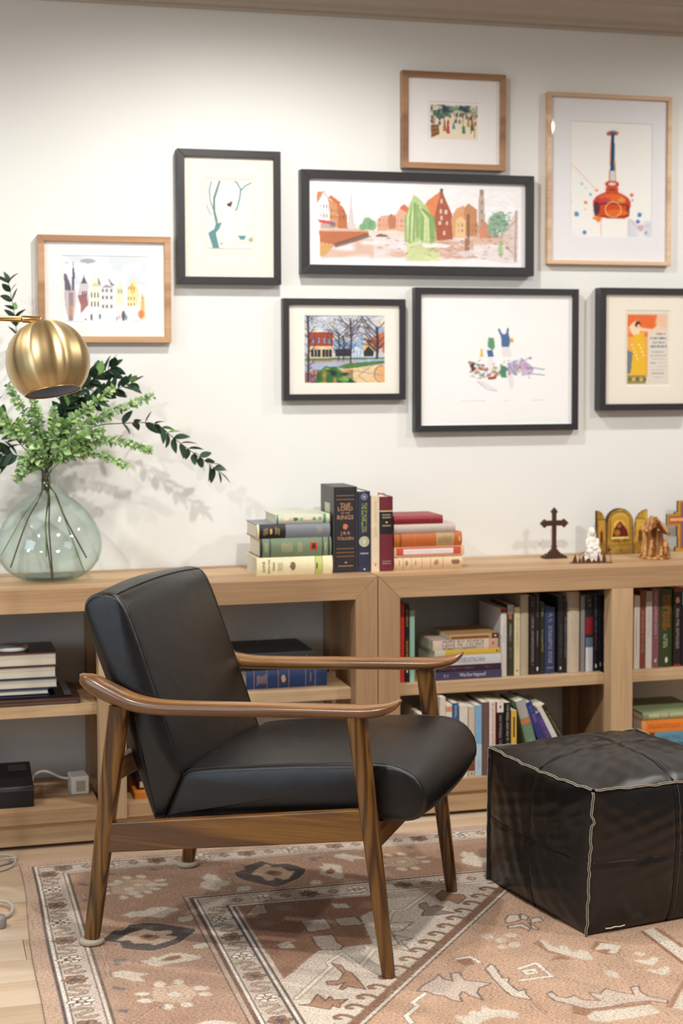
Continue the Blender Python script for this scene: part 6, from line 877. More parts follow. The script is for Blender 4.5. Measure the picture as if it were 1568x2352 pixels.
for k in range(5): cv.ell(.08+.09*k,.93,.03,.03,'d8c078' if k%2 else '54683c',.9)
for k in range(9): cv.ell(.12+.035*k,.45+.05*(k%5),.018,.014,'f6e8b0',.9)
for y,x0,x1,h,c in ((.36,.56,.93,.012,'5c6878'),(.42,.62,.88,.009,'7c8490'),(.475,.57,.93,.014,'4c5c74'),(.55,.6,.88,.006,'8a8f98'),(.60,.57,.92,.006,'8a8f98'),(.65,.60,.90,.006,'8a8f98'),(.70,.57,.7,.009,'5c6878'),(.70,.76,.92,.006,'8a8f98'),(.75,.76,.92,.006,'8a8f98'),(.80,.57,.92,.005,'a0a4a8'),(.85,.60,.9,.008,'6c7684'),(.90,.64,.86,.005,'a0a4a8'),(.30,.70,.9,.01,'a8704c')):
    x=x0; r_=random.Random(int(y*100))
    while x<x1: cv.rect(x,y-h,x+.03,y+h,c,.85); x+=r_.choice((.04,.05))
F8=cv
frame('tan wooden frame with a city square watercolour, leftmost on the wall',.3967,.8111,1.4853,1.8192,.020,.030,TANF,'f1efec',(.4710,.7375,1.5425,1.7574),F1,(.4735,.7350,1.5450,1.7550))
frame('black upright frame with a teal line drawing of a tree, right of the tan frame',.8327,1.1675,1.6718,2.0964,.0235,.038,BLKF,'efe8da',(.9225,1.083,1.760,2.0075),F2,(.9275,1.078,1.768,2.002))
frame('wide black frame with a canal town panorama',1.2337,2.0381,1.7101,2.0433,.0285,.040,BLKF,'f3f1f4',(1.262,2.011,1.738,2.016),F3,(1.2826,1.992,1.7522,1.9948))
frame('brown wooden frame with a small crowd scene, highest on the wall',1.5786,1.9402,2.0585,2.3756,.020,.030,BRNF,'eceaea',(1.672,1.851,2.151,2.281),F4,(1.6794,1.8438,2.1583,2.2709))
frame('tall light wood frame with a copper still and paint splashes',2.0924,2.5493,1.7527,2.3281,.014,.026,LOAK,'e6e6ea',(2.180,2.482,1.847,2.236),F5,(2.1821,2.4789,1.8497,2.2321))
frame('small black frame with a town street painting',1.1738,1.5884,1.2987,1.6293,.0205,.034,BLKF,'efeae0',(1.2465,1.5202,1.3533,1.5753),F6,(1.2473,1.5194,1.3541,1.5745))
frame('large black frame with a faint coloured sketch of a reclining figure',1.6201,2.2037,1.1904,1.6687,.0215,.036,BLKF,'f3f3f3',(1.643,2.181,1.213,1.646),F7,(1.7575,2.0853,1.2779,1.5557))
frame('black frame with an orange and yellow poster, lowest right on the wall',2.2774,2.6249,1.2553,1.6742,.0225,.048,BLKF,'ebe4d6',(2.3765,2.5450,1.338,1.598),F8,(2.3825,2.5387,1.3453,1.5911))

# ================= ornaments on the right bookcase =================
BRZ=plain('bronze_brown','4c2f22',.5,.3,.2,90)
c=empty('standing_cross',(2.081,4.930,ZT),'dark brown flared cross standing on a stepped foot','cross')
def crosspoly():
    s=.001335
    half=[(0,128),(4,124),(16,0)] # unused
    px=[(1275,1154),(1284,1165),(1280,1170),(1280,1187),(1297,1187),(1301,1183),(1313,1194),(1301,1206),(1297,1201),(1280,1200),(1280,1250),(1283,1254),(1280,1256),(1285,1263)]
    r_=[((x-1275)*s,(1282-y)*s) for x,y in px]; return r_+[(-x,z) for x,z in r_[::-1] if x>0]
m=MB(); m.prism(crosspoly(),1,-.006,.006); bevel(m.build('cross_shaft',BRZ,c),.0012)
m=MB()
for x_,z0,z1,d_ in ((.0415,0,.004,.022),(.038,.004,.009,.019),(.028,.009,.015,.015),(.019,.015,.021,.012),(.014,.021,.027,.010)): m.box(-x_,x_,-d_,d_,z0,z1)
bevel(m.build('foot',BRZ,c),.0012)
# flat metal nativity silhouette
NAT=plain('rusted_metal','5c3526',.6,.3,.2,90)
c=empty('nativity_silhouette',(2.143,4.768,ZT),'thin brown metal nativity silhouette in front of the white figurine','ornament',None,(0,0,R(-12)))
s=.00125; N2=lambda px,py:((px-1358)*s,(1294-py)*s)
m=MB(); m.box(-.070,.070,-.007,.007,0,.0022); m.build('base_strip',NAT,c)
def sil(pts,n='figure'):
    m=MB(); m.prism([N2(*p) for p in pts],1,-.0009,.0009); m.build(n,NAT,c)
sil([(1308,1293),(1312,1280),(1317,1270),(1320,1284),(1322,1293)])
sil([(1324,1293),(1326,1284),(1331,1281),(1332,1293)]); sil([(1333,1293),(1335,1277),(1338,1273),(1341,1279),(1342,1293)]); sil([(1344,1293),(1347,1284),(1352,1281),(1357,1286),(1358,1293)]); sil([(1360,1293),(1365,1282),(1370,1290),(1371,1293)]); sil([(1372,1293),(1375,1278),(1377,1264),(1380,1278),(1384,1293)]); sil([(1386,1293),(1388,1282),(1391,1270),(1393,1264),(1397,1281),(1398,1293)])
m=MB(); m.tube([(N2(x,y)[0],0,N2(x,y)[1]) for x,y in ((1328,1293),(1328,1272),(1342,1264),(1354,1272),(1354,1293))],.0011,6); m.build('stable_arch',NAT,c)
m=MB(); m.tube([(N2(x,y)[0],0,N2(x,y)[1]) for x,y in ((1411,1294),(1408,1268),(1403,1262),(1399,1264))],.0011,6); m.build('palm_stem',NAT,c)
sil([(1399,1264),(1396,1256),(1402,1260),(1405,1250),(1408,1258),(1412,1256),(1409,1264)],'palm_crown')
# white seated figurine, one continuous remeshed body
c=empty('seated_figurine',(2.168,4.815,ZT),'small white figurine of a seated robed person in front of the gold triptych','figurine')
m=MB()
for cc_,rr_ in (((0,0,.010),(.030,.022,.012)),((0,-.002,.026),(.027,.021,.020)),((-.014,-.012,.034),(.012,.014,.011)),((.014,-.012,.034),(.012,.014,.011)),((-.013,-.018,.018),(.009,.007,.018)),((.013,-.018,.018),(.009,.007,.018)),((0,.004,.050),(.019,.013,.022)),((0,.004,.068),(.017,.011,.015)),((-.018,-.001,.060),(.007,.008,.016)),((.018,-.001,.060),(.007,.008,.016)),((-.013,-.012,.047),(.012,.006,.006)),((.011,-.013,.045),(.012,.006,.006)),((0,.003,.082),(.0055,.0055,.010)),((0,-.001,.096),(.0095,.0105,.013)),((0,.004,.097),(.0125,.0115,.0155)),((-.010,.006,.082),(.006,.007,.016)),((.010,.006,.082),(.006,.007,.016)),((0,-.0115,.0955),(.0015,.0025,.003)),((.002,-.018,.044),(.014,.007,.008)),((-.011,-.019,.050),(.0055,.0055,.006)),((-.022,0,.008),(.012,.016,.008)),((.024,.002,.008),(.012,.016,.008)),((-.008,-.024,.004),(.006,.007,.004)),((.010,-.024,.004),(.006,.007,.004))):
    m.ball(cc_,rr_,14,10)
for k in range(9):
    x_=-.022+.0055*k; m.tube([(x_*.5,-.020,.036),(x_*.9,-.023,.020),(x_*1.15,-.022,.002)],.0024,6)
o=m.build('robed_body',plain('white_plaster','e9e4da',.55,0,.03),c,True)
rm=o.modifiers.new('merge','REMESH'); rm.mode='VOXEL'; rm.voxel_size=.0013; rm.use_smooth_shade=True
# gold triptych
GOLD=plain('aged_gold','9c7426',.45,.35,.25,70); DKW=plain('dark_wood_edge','3a2416',.6,0,.1)
c=empty('icon_triptych',(2.340,4.975,ZT),'gold arched triptych icon with a folded wing on each side','icon')
def arch(w_,h,hl=None,n=14,asym=0):
    if not asym: return [(-w_/2,0),(w_/2,0),(w_/2,h-w_/2)]+[(w_/2*math.cos(PI*k/n),h-w_/2+w_/2*math.sin(PI*k/n)) for k in range(1,n)]+[(-w_/2,h-w_/2)]
    pts=[(0,0),(w_,0),(w_,h)]; 
    pts+= [(w_*(1-k/n)**1.0,h-w_*.85*(1-math.cos(PI/2*k/n))) for k in range(1,n+1)]
    return pts
def iconcv(w,h,kind):
    cv=Cv(w,h,'a8822e'); wash(cv,'cfa84c',61,.4,.7,0,1,0,1,7); wash(cv,'6a4a1c',62,.58,.7,0,1,0,1,14)
    asp=w/h
    if kind=='c':
        for k,(cc_,rr) in enumerate((('5c3f18',.47),('c59c42',.445),('7c5a22',.40),('cba64c',.375))): cv.rect(.5-rr,.24+(.47-rr)*.4,.5+rr,.66-(.47-rr)*.1,cc_); cv.ell(.5,.26+(.47-rr)*.2,rr,.20,cc_)
        cv.rect(.17,.28,.83,.62,'c09238'); cv.ell(.5,.28,.33,.14,'c09238'); cv.ell(.47,.36,.21,.115,'e2bd5c',.9,1)
        cv.poly([(.20,.63),(.28,.45),(.38,.33),(.5,.27),(.62,.35),(.78,.48),(.84,.63)],'4a2018',1,1); cv.ell(.47,.37,.09,.06,'9c5c30',1,1); cv.poly([(.56,.42),(.70,.42),(.80,.6),(.60,.62)],'6c1c1c',.9,1); cv.ell(.40,.53,.12,.07,'b06c24',.9,1); cv.rect(.16,.63,.84,.665,'e0c878'); 
        for y in np.arange(.70,.99,.045): cv.line([(.04,y),(.96,y)],.008,'5c3f18',.8); cv.line([(.04,y+.02),(.96,y+.02)],.006,'dcb860',.7)
    else:
        cv.rect(.14,.2,.86,.74,'7c5a22'); cv.rect(.19,.22,.81,.72,'c49a40'); cv.poly([(.32,.72),(.36,.48),(.5,.38),(.64,.48),(.68,.72)],'6a3a20',1,1); cv.ell(.5,.40,.11,.05,'a86a34',1,1); cv.ell(.5,.40,.2,.08,'e2bd5c',.4,1)
        for y in np.arange(.77,.99,.05): cv.line([(.04,y),(.96,y)],.008,'5c3f18',.8)
    return cv
W=.100; H=.157
m=MB(); m.prism(arch(W,H),1,-.005,.012); bevel(m.build('centre_panel',DKW,c),.001)
A_=arch(W-.006,H-.006); cv=iconcv(64,96,'c')
cv.sheet('painted_face',PRINT,c,(-(W-.006)/2,-.0056,H-.003),(W-.006,0,0),(0,0,-(H-.006)),[(x/(W-.006)+.5,1-z/(H-.006)) for x,z in A_])
m=MB(); m.tube([(x*.70,-.006,z*.66+.045) for x,z in arch(W,H)],.0014,6,False,True); m.build('gilt_moulding',GOLD,c,True)
for sg in (-1,1):
    w_=.046; piv=(sg*(W/2+.001),-.005,0); ang=R(18)*sg if sg>0 else R(-18)
    Mx=Matrix.Translation(piv)@Matrix.Rotation(-sg*R(22),4,'Z')
    pts=[(0,0),(w_,0),(w_,H-.004)]+[(w_*(1-k/10),(H-.004)-.062*(1-math.sqrt(max(0,1-(k/10)**2)))) for k in range(1,11)]
    pts=[(sg*x,z) for x,z in pts]
    m=MB(); m.M=Mx; m.prism(pts,1,0,.008); m.build('wing_panel',DKW,c)
    cv=iconcv(34,96,'w'); x0_=0 if sg>0 else -w_
    O_=Mx@Vector((x0_+.001,-.0006,H-.005)); u_=Mx.to_3x3()@Vector((w_-.002,0,0))
    cv.sheet('painted_face',PRINT,c,tuple(O_),tuple(u_),(0,0,-(H-.006)),[((x-x0_)/w_,1-(z)/(H-.004)) for x,z in pts])
# olive wood nativity
OLV=wood('olive_wood',['8c5426','b0773c','d2a066'],2,.5,5,120,.1,6,.1,.2,.4)
c=empty('olive_wood_nativity',(2.405,4.835,ZT),'carved olive wood stable with small figures right of the triptych','ornament')
m=MB(); m.lathe([(.001,0),(.052,0),(.054,.003),(.050,.007),(.001,.008)],24); ob=m.build('base',OLV,c,True)
def plank(n,a,b,wd,dp,y0):
    a=Vector((a[0],y0,a[1]));b=Vector((b[0],y0,b[1])); t=(b-a).normalized(); nn=Vector((-t.z,0,t.x))
    m=MB(); m.loft([[a+nn*wd,a+nn*wd+Vector((0,dp,0)),a-nn*wd+Vector((0,dp,0)),a-nn*wd],[b+nn*wd*.8,b+nn*wd*.8+Vector((0,dp,0)),b-nn*wd*.8+Vector((0,dp,0)),b-nn*wd*.8]]); bevel(m.build(n,OLV,c),.0015)
plank('roof_plank',(-.036,.090),(-.008,.138),.0045,.05,-.026); plank('roof_plank',(.042,.080),(-.010,.140),.0045,.05,-.026)
plank('roof_plank',(-.040,.100),(-.012,.112),.006,.004,-.030); plank('roof_plank',(-.030,.112),(-.010,.124),.006,.004,-.030)
plank('wall_plank',(-.034,.006),(-.022,.100),.010,.010,.012); plank('wall_plank',(.036,.006),(.026,.090),.009,.010,.012); plank('wall_plank',(-.008,.006),(-.010,.120),.016,.006,.020); plank('wall_plank',(.014,.006),(.012,.105),.012,.006,.022)
def figure(x,y,h,lean=0):
    m=MB(); m.M=Matrix.Translation((x,y,.006))@Matrix.Rotation(lean,4,'Y')
    m.lathe([(.001,0),(h*.19,0),(h*.17,h*.25),(h*.12,h*.55),(h*.13,h*.68),(h*.05,h*.78),(h*.05,h*.80),(h*.09,h*.87),(h*.08,h*.95),(.001,h)],12); m.tube([(-h*.11,0,h*.66),(-h*.08,-h*.13,h*.5),(0,-h*.15,h*.5)],h*.035,6); m.tube([(h*.11,0,h*.66),(h*.08,-h*.13,h*.5),(0,-h*.15,h*.5)],h*.035,6)
    m.build('carved_figure',OLV,c,True)
figure(-.026,-.024,.058,.05); figure(.030,-.020,.066,-.05); figure(.008,-.030,.036); figure(.044,-.006,.045,-.05); figure(-.042,-.006,.040,.08)
m=MB(); m.box(-.012,.012,-.044,-.030,.007,.014); bevel(m.build('manger',OLV,c),.002)
# stepped icon cross leaning on the wall
c=empty('icon_cross',(2.600,4.985,ZT),'flat gold edged icon cross cut off by the right edge of the photo','cross',None,(0,0,0))
G=[(-.050,0),(.050,0),(.050,.016),(.038,.016),(.038,.052),(.042,.052),(.042,.090),(.086,.090),(.086,.130),(.052,.130),(.052,.138),(.040,.138),(.040,.176),(-.040,.176),(-.040,.138),(-.052,.138),(-.052,.130),(-.086,.130),(-.086,.090),(-.042,.090),(-.042,.052),(-.038,.052),(-.038,.016),(-.050,.016)]
G=[(x*.88,z) for x,z in G]
m=MB(); m.prism(G,1,0,.010); m.build('cross_board',DKW,c)
cv=Cv(90,100,'b8923c'); X=lambda x:(x+.076)/.152; Y=lambda z:1-z/.176
cv.rect(X(-.026),Y(.170),X(.026),Y(.01),'a8503c'); cv.rect(X(-.070),Y(.124),X(.070),Y(.096),'a8503c'); cv.rect(X(-.018),Y(.165),X(.018),Y(.02),'5a5f8c'); cv.poly([(X(-.012),Y(.14)),(X(.012),Y(.14)),(X(.010),Y(.03)),(X(-.010),Y(.03))],'e0b078'); cv.rect(X(-.064),Y(.117),X(.064),Y(.106),'dca870'); cv.ell(X(0),Y(.145),.07,.05,'e8c868')
for z in np.arange(.01,.17,.012):
    for x in (-.035,.035): cv.ell(X(x),Y(z),.012,.010,'7a5a24')
for x in np.arange(-.07,.071,.012):
    for z in (.093,.127): cv.ell(X(x),Y(z),.012,.010,'7a5a24')
cv.sheet('painted_face',PRINT,c,(-.076,-.0006,.176),(.152,0,0),(0,0,-.176),[(X(x),Y(z)) for x,z in G])

# ================= glass vase and branches =================
VX,VY=.405,4.855
vt=NT('green_glass'); lw=vt.n('ShaderNodeLayerWeight',{'Blend':.35}).outputs['Facing']; tc_=vt.ramp(lw,[(.0,(.965,.988,.98)),(.55,(.92,.965,.95)),(.82,(.72,.85,.82)),(1.0,(.32,.50,.46))])
nz=vt.noise(vt.obj(),14,3); bn=vt.n('ShaderNodeBump',{'Height':nz,'Strength':.5,'Distance':.006}).outputs[0]
tr_=vt.n('ShaderNodeBsdfTransparent',{'Color':tc_}); gl=vt.n('ShaderNodeBsdfGlossy',{'Roughness':.03,'Normal':bn}); 
mx=vt.n('ShaderNodeMixShader',{0:schlick(vt,.045,bn),1:tr_.outputs[0],2:gl.outputs[0]}); vt.t.links.new(mx.outputs[0],vt.t.nodes['Material Output'].inputs[0])
vs_=empty('glass_vase',(VX,VY,ZT),'large round pale green glass vase on the left end of the bookcase','vase')
pf=[(.002,.004),(.045,.004),(.062,.0),(.078,.002),(.105,.014),(.130,.034),(.149,.060),(.157,.088),(.158,.112),(.153,.142),(.140,.172),(.120,.202),(.097,.228),(.074,.246),(.056,.256),(.050,.262),(.052,.267),(.046,.272),(.037,.280),(.033,.295),(.034,.312),(.038,.322),(.041,.328),(.040,.334),(.036,.335)]
inner=[(max(r_-.004,.001),z+.003 if z<.01 else z) for r_,z in pf[::-1]]
m=MB(); m.lathe(pf+inner[1:],56); m.build('vase_body',vt.m,vs_,True,fix=False)
m=MB(); m.lathe([(.001,.006),(.05,.006),(.072,.008),(.08,.012),(.06,.014),(.001,.012)],40); m.build('thick_base',vt.m,vs_,True)
# leaves
def leafmesh(name,L,W_,mat,fold=.25,curl=.15,tip=1.0):
    n=5; vs=[];fs=[]
    for i in range(n+1):
        t=i/n; w_=W_*math.sin(PI*t**.8*.97+.03)**.8 if tip else W_*math.sin(PI*t); y=L*t; z=-curl*L*t*t
        vs+=[(-w_,y,z+w_*fold),(0,y,z),(w_,y,z+w_*fold)]
    for i in range(n):
        a=i*3; fs+=[(a,a+1,a+4,a+3),(a+1,a+2,a+5,a+4)]
    me=bpy.data.meshes.new(name); me.from_pydata(vs,[],fs); me.materials.append(mat); me.polygons.foreach_set('use_smooth',[True]*len(fs)); return me
def leafmat(n,a,b):
    t=NT(n); oi=t.n('ShaderNodeObjectInfo').outputs['Random']; t.B(Base_Color=t.ramp(oi,[(0,a),(1,b)]),Roughness=.5,Specular_IOR_Level=.3); return t.m
DK=leafmat('dark_leaf','1f3528','3a5440'); DK2=leafmat('mid_leaf','6f9a54','88b068'); LG=leafmat('light_leaf','7fa860','bbd092'); LG2=leafmat('grey_leaf','87ab80','a9c69c')
dark=[leafmesh('leaf',.050,.0125,DK),leafmesh('leaf',.042,.012,DK,.4,-.1),leafmesh('leaf',.036,.0115,DK,.2,.3),leafmesh('leaf',.040,.011,DK2)]
light=[leafmesh('leaf',.021,.0092,LG,.3,.2),leafmesh('leaf',.018,.0082,LG2,.3,.1),leafmesh('leaf',.025,.0098,LG,.2,.3),leafmesh('leaf',.015,.0068,LG2)]
STD=plain('brown_stem','4a3626',.7); STG=plain('green_stem','5a7a3c',.6); STR=plain('red_stem','6f4a34',.7)
PXX=lambda x:VX+(x-112)/769; PZ=lambda y:.8739+(1250-y)/763
def sprig(label,pts,kind,t0,t1,nn,stemend,group,lw_=1.0):
    # pts: (px,py,dy) along the sprig above the neck; stemend: foot of the stem inside the vase
    P=[Vector((PXX(x),VY+dy,PZ(y))) for x,y,dy in pts]; foot=Vector((PXX(stemend[0]),VY+stemend[2],PZ(stemend[1]))); neck=Vector((VX-.006+rng.uniform(-.012,.012),VY+rng.uniform(-.014,.014),ZT+.315))
    r=empty('leafy_branch',tuple(neck),label,'branch',group)
    low=[foot,foot.lerp(neck,.5)+Vector((rng.uniform(-.006,.006),0,rng.uniform(-.004,.004))),Vector((neck.x,neck.y,ZT+.262)).lerp(foot,.12) if False else Vector((VX+(foot.x-VX)*.20,VY+(foot.y-VY)*.2,ZT+.258)),neck]
    full=spline(low+P,70); m=MB(); k0=36
    r0=.0024 if kind=='dark' else .0019
    m.tube([p-neck for p in full],[r0*(1-.65*i/69) for i in range(70)],6); m.build('stem',STG if kind=='light' else (STD if kind=='dark' else STR),r,True)
    i0=int(70*(len(low)-1)/(len(low)+len(P)-1)); up=full[i0:]
    for k in range(nn):
        t=t0+(t1-t0)*k/max(nn-1,1); f=t*(len(up)-1); i=min(int(f),len(up)-2); p=up[i].lerp(up[i+1],f-i); d=(up[i+1]-up[i]).normalized()
        side=d.cross(Vector((0,-1,0))).normalized() if abs(d.y)<.95 else Vector((1,0,0))
        if kind=='dark':
            cnt=2 if k<nn-1 else 3
            for q in range(cnt):
                a=(0 if q==0 else PI)+rng.uniform(-.5,.5)+(k%2)*.6; out=(side*math.cos(a)+d.cross(side)*math.sin(a)).normalized()
                if q==2: out=Vector((0,0,0))
                dr=(out*rng.uniform(.55,1.0)+d*rng.uniform(.45,.9)).normalized(); put(r,rng.choice(4,p=[.4,.3,.22,.08]),dark,p-neck,dr,rng.uniform(.85,1.15)*lw_)
        else:
            for q in range(5):
                a=q*2*PI/5+k*.7+rng.uniform(-.3,.3); out=(side*math.cos(a)+d.cross(side)*math.sin(a)).normalized()
                dr=(out*.9+d*.55).normalized(); off=out*rng.uniform(0,.010)*(1-.5*t)+d*rng.uniform(-.004,.004); put(r,rng.choice(4,p=[.35,.3,.2,.15]),light,p-neck+off,dr,rng.uniform(.8,1.2)*(1.05-.45*t)*lw_)
    return r
def put(r,i,lst,p,d,s):
    o=bpy.data.objects.new('leaf',lst[int(i)]); COL.objects.link(o); o.parent=r
    q=d.to_track_quat('Y','Z'); q=q@Quaternion((0,1,0),rng.uniform(-1.2,1.2))
    o.rotation_mode='QUATERNION'; o.rotation_quaternion=q; o.location=p; o.scale=(s,s,s)
GD='dark leafed branches in the glass vase'; GL='light green leafy stems in the glass vase'
sprig('dark leafed branch rising straight up behind the brass lamp',[(92,1000,.0),(70,900,.02),(50,790,.03),(42,720,.03),(30,650,.03)],'dark',.42,1,11,(106,1120,0),GD)
sprig('long dark leafed branch arching far right and drooping at its tip',[(160,1020,-.02),(215,980,-.03),(290,972,-.03),(360,975,-.02),(400,1005,-.02),(445,1040,-.02),(480,1065,-.02),(510,1088,-.02)],'dark',.36,1,15,(122,1338,.03),GD,.95)
sprig('dense dark leafed branch reaching up to the right behind the lamp shade',[(130,1000,.0),(160,930,.01),(205,880,.02),(262,845,.02)],'dark',.2,1,28,(118,1335,-.01),GD,1.1)
sprig('dark leafed branch ending right of the brass lamp',[(135,1010,.02),(180,950,.03),(240,910,.03),(310,880,.03)],'dark',.3,1,20,(198,1285,.0),GD,1.0)
sprig('short dark leafed branch standing close above the vase neck',[(128,1000,-.01),(150,950,-.01),(172,900,-.01)],'dark',.1,1,18,(22,1300,-.02),GD,1.0)
sprig('dark leafed branch going left out of the photo',[(60,1030,-.01),(20,985,-.01),(-15,940,-.01),(-40,900,0)],'dark',.3,1,14,(108,1130,.01),GD,1.1)
sprig('low dark leafed branch drooping at the left edge of the photo',[(60,1050,-.03),(25,1042,-.03),(0,1040,-.03),(-15,1060,-.03),(-25,1080,-.03)],'dark',.3,1,14,(104,1125,-.01),GD,1.15)
sprig('dark leafed branch with sparse leaves pointing down right of the neck',[(125,1050,.03),(145,1010,.03),(160,1035,.03)],'dark',.5,1,4,(112,1120,.01),GD,.8)
for lb,pts,n,ft in (
 ('light green stem leaning left under the lamp shade',[(85,1000,-.03),(50,930,-.03),(22,885,-.03)],24,(0,1272,-.03)),
 ('light green stem upright just left of the neck',[(95,1010,-.04),(85,950,-.04),(78,905,-.03)],22,(102,1275,-.05)),
 ('light green stem reaching far right and up with thin tip',[(150,1010,-.05),(215,965,-.05),(285,935,-.04),(352,910,-.03)],36,(188,1312,-.05)),
 ('light green stem curving right, long tip level with the arching branch',[(150,1035,-.04),(210,1012,-.05),(280,1015,-.05),(346,1035,-.05)],34,(112,1130,.0)),
 ('light green stem drooping right, the lowest on that side',[(145,1050,-.06),(190,1035,-.06),(240,1045,-.06),(288,1070,-.06)],28,(110,1120,-.01)),
 ('light green stem curling down at the left beside the neck',[(90,1060,-.05),(65,1070,-.06),(35,1095,-.06)],20,(106,1115,-.01)),
 ('light green stem at the far left edge of the photo',[(75,1020,-.05),(30,985,-.05),(0,945,-.05),(-20,925,-.05)],26,(103,1125,.01)),
 ('light green stem going up right between the dark branches',[(140,990,-.05),(190,945,-.05),(262,890,-.04)],26,(115,1120,.01)),
 ('light green stem in the middle of the bouquet leaning slightly right',[(115,1010,-.07),(125,970,-.07),(120,935,-.06)],18,(110,1110,-.01)),
 ('light green stem filling the middle right of the bouquet',[(140,1030,-.08),(185,1000,-.08),(235,985,-.07)],26,(114,1112,0)),
 ('light green stem filling the middle left of the bouquet',[(85,1030,-.08),(55,990,-.08),(38,965,-.07)],24,(108,1112,.01)),
 ('light green stem low left in front of the neck',[(85,1045,-.08),(55,1050,-.08),(45,1075,-.08)],16,(106,1110,0))):
    sprig(lb,pts,'light',.2,1,n,ft,GL,1.08)

# ================= brass lamp =================
BR_=NT('brushed_brass'); tg=BR_.n('ShaderNodeTangent',direction_type='RADIAL',axis='Z').outputs[0]
sepv=BR_.n('ShaderNodeSeparateXYZ',{0:BR_.n('ShaderNodeTexCoord').outputs['Object']})
ang_=BR_.math('ARCTAN2',sepv.outputs[1],sepv.outputs[0]); cmb=BR_.n('ShaderNodeCombineXYZ',{0:ang_,1:0.0,2:0.0}).outputs[0]
nz=BR_.noise(cmb,1.3,1,.5)
BR_.B(Base_Color=lin('c2ab80'),Metallic=1.0,Roughness=.36,Anisotropic=.75,Anisotropic_Rotation=.25,Tangent=tg); BR_.bump(nz,.5,.04); BR_=BR_.m
BR2=NT('brass_tube'); BR2.B(Base_Color=lin('c9a468'),Metallic=1.0,Roughness=.28); BR2=BR2.m
LX,LY,LZ=.326,3.87,1.4205; RS=.1005
la=empty('floor_lamp',(-.10,3.93,FL),'brushed brass floor lamp with round shade hanging over the vase','lamp')
RO=Vector((-.10,3.93,FL))
ax=Vector((.13,-.22,-1)).normalized()   # shade opens along ax
prof=[]; amax=PI-math.asin(.665)
for k in range(33):
    t=amax*k/32; prof.append((max(RS*math.sin(t),.001),RS*math.cos(t)))
innerp=[(max((RS-.0022)*math.sin(amax*k/32),.001),(RS-.0022)*math.cos(amax*k/32)) for k in range(32,-1,-1)]
Rq=(-ax).to_track_quat('Z','Y')
m=MB(); m.lathe(prof,72); sh=m.build('lamp_shade',BR_,la,True); sh.location=Vector((LX,LY,LZ))-RO; sh.rotation_mode='QUATERNION'; sh.rotation_quaternion=Rq
m=MB(); m.lathe(innerp,72); ln_=m.build('shade_lining',plain('shade_white','dfe5f4',.5,0,.02),sh,True)
m=MB(); m.tube([(RS*.664*math.cos(2*PI*k/48),RS*.664*math.sin(2*PI*k/48),RS*math.cos(amax)) for k in range(48)],.0016,6,False,True); m.build('rim',BR2,sh,True)
m=MB(); m.lathe([(.001,.06),(.016,.06),(.017,.02),(.022,.0),(.026,-.02),(.020,-.040),(.001,-.048)],24); m.build('bulb',plain('frosted_bulb','e8e6e0',.4),sh,True)
A_=Vector((.3125,3.87,1.5195))-RO; Bp=Vector((.0,3.90,1.536))-RO; Cp=Vector((0,0,1.5425+.0))
m=MB(); m.tube([Vector((0,0,1.5450)),A_],.0068,16); m.build('arm',BR2,la,True)
m=MB(); d_=(A_-Vector((0,0,1.5450))).normalized(); m.tube([A_-d_*.046,A_-d_*.044,A_-d_*.002,A_],[.0074,.0086,.0086,.0080],20); m.build('end_sleeve',BR2,la,True)
m=MB(); m.tube([A_-d_*.012,Vector((LX-.012,LY,LZ+RS-.003))-RO],.0042,12); m.build('swivel',plain('dark_metal','3a3430',.4,.6),la,True)
m=MB(); m.tube([(0,0,.02),(0,0,1.56)],.009,16); m.build('pole',BR2,la,True)
m=MB(); m.lathe([(.001,0),(.13,0),(.135,.004),(.135,.016),(.128,.020),(.012,.022),(.012,.04),(.001,.04)],48); m.build('base',BR2,la,True)

# ================= things in the left bookcase =================
al=empty('photo_album',(.34,4.72,S1),'wide dark reddish brown album lying under the stacked books','album')
BRL=plain('brown_leather','3f241e',.35,0,.1); 
m=MB(); m.box(-.28,.138,-.015,.235,0,.004); m.box(-.28,.138,-.015,.235,.011,.0155); m.box(-.28,-.272,-.015,.235,.004,.011); bevel(m.build('cover',BRL,al),.0015)
m=MB(); m.box(-.27,.132,-.012,.230,.004,.011); m.build('page_block',plain('brown_pages','6b4a3c',.7),al)
tb=empty('black_picture_frame',(.30,4.80,S1+.0157),'flat black glossy frame lying between album and lowest book','frame')
m=MB(); m.box(-.26,.155,-.06,.15,0,.005); bevel(m.build('glossy_face',plain('black_gloss','141216',.12),tb),.001)
m=MB(); m.box(.135,.155,-.06,.15,.005,.0058); m.build('edge_strip',plain('grey_strip','5a5654',.4),tb)
dc=empty('white_disc',(.285,4.835,.5596+.0007),'round white disc device lying on the top book below the vase','device')
m=MB(); m.lathe([(.001,0),(.048,0),(.052,.002),(.054,.007),(.051,.012),(.040,.0135),(.001,.0135)],48); m.build('disc_body',plain('white_plastic','dcd9d2',.35,0,.02),dc,True)
m=MB(); m.lathe([(.001,.0136),(.039,.0136),(.040,.0140),(.001,.0142)],40); m.build('grey_top',plain('grey_plastic','a9a49c',.3,0,.02),dc,True)
bx=empty('black_box_device',(.17,4.70,B1),'black plastic device box on the lower left shelf','device')
m=MB(); m.prism([(0,0),(0,.052),(.004,.062),(.16,.098),(.165,.096),(.17,0)],0,-.20,.168); bevel(m.build('casing',plain('black_plastic','17171a',.4,0,.03),bx),.004,3)
m=MB(); m.box(-.20,.1688,-.0012,.0,.050,.0535); m.build('seam_line',plain('seam_grey','3c3c40',.35),bx)
m=MB(); vs=[(.10,.100,.0857),(.155,.100,.0857),(.155,.140,.0948),(.10,.140,.0948)]; m.add(vs,[(0,1,2,3)]); m.build('glossy_panel',plain('dark_screen','2f3030',.2),bx,fix=False)
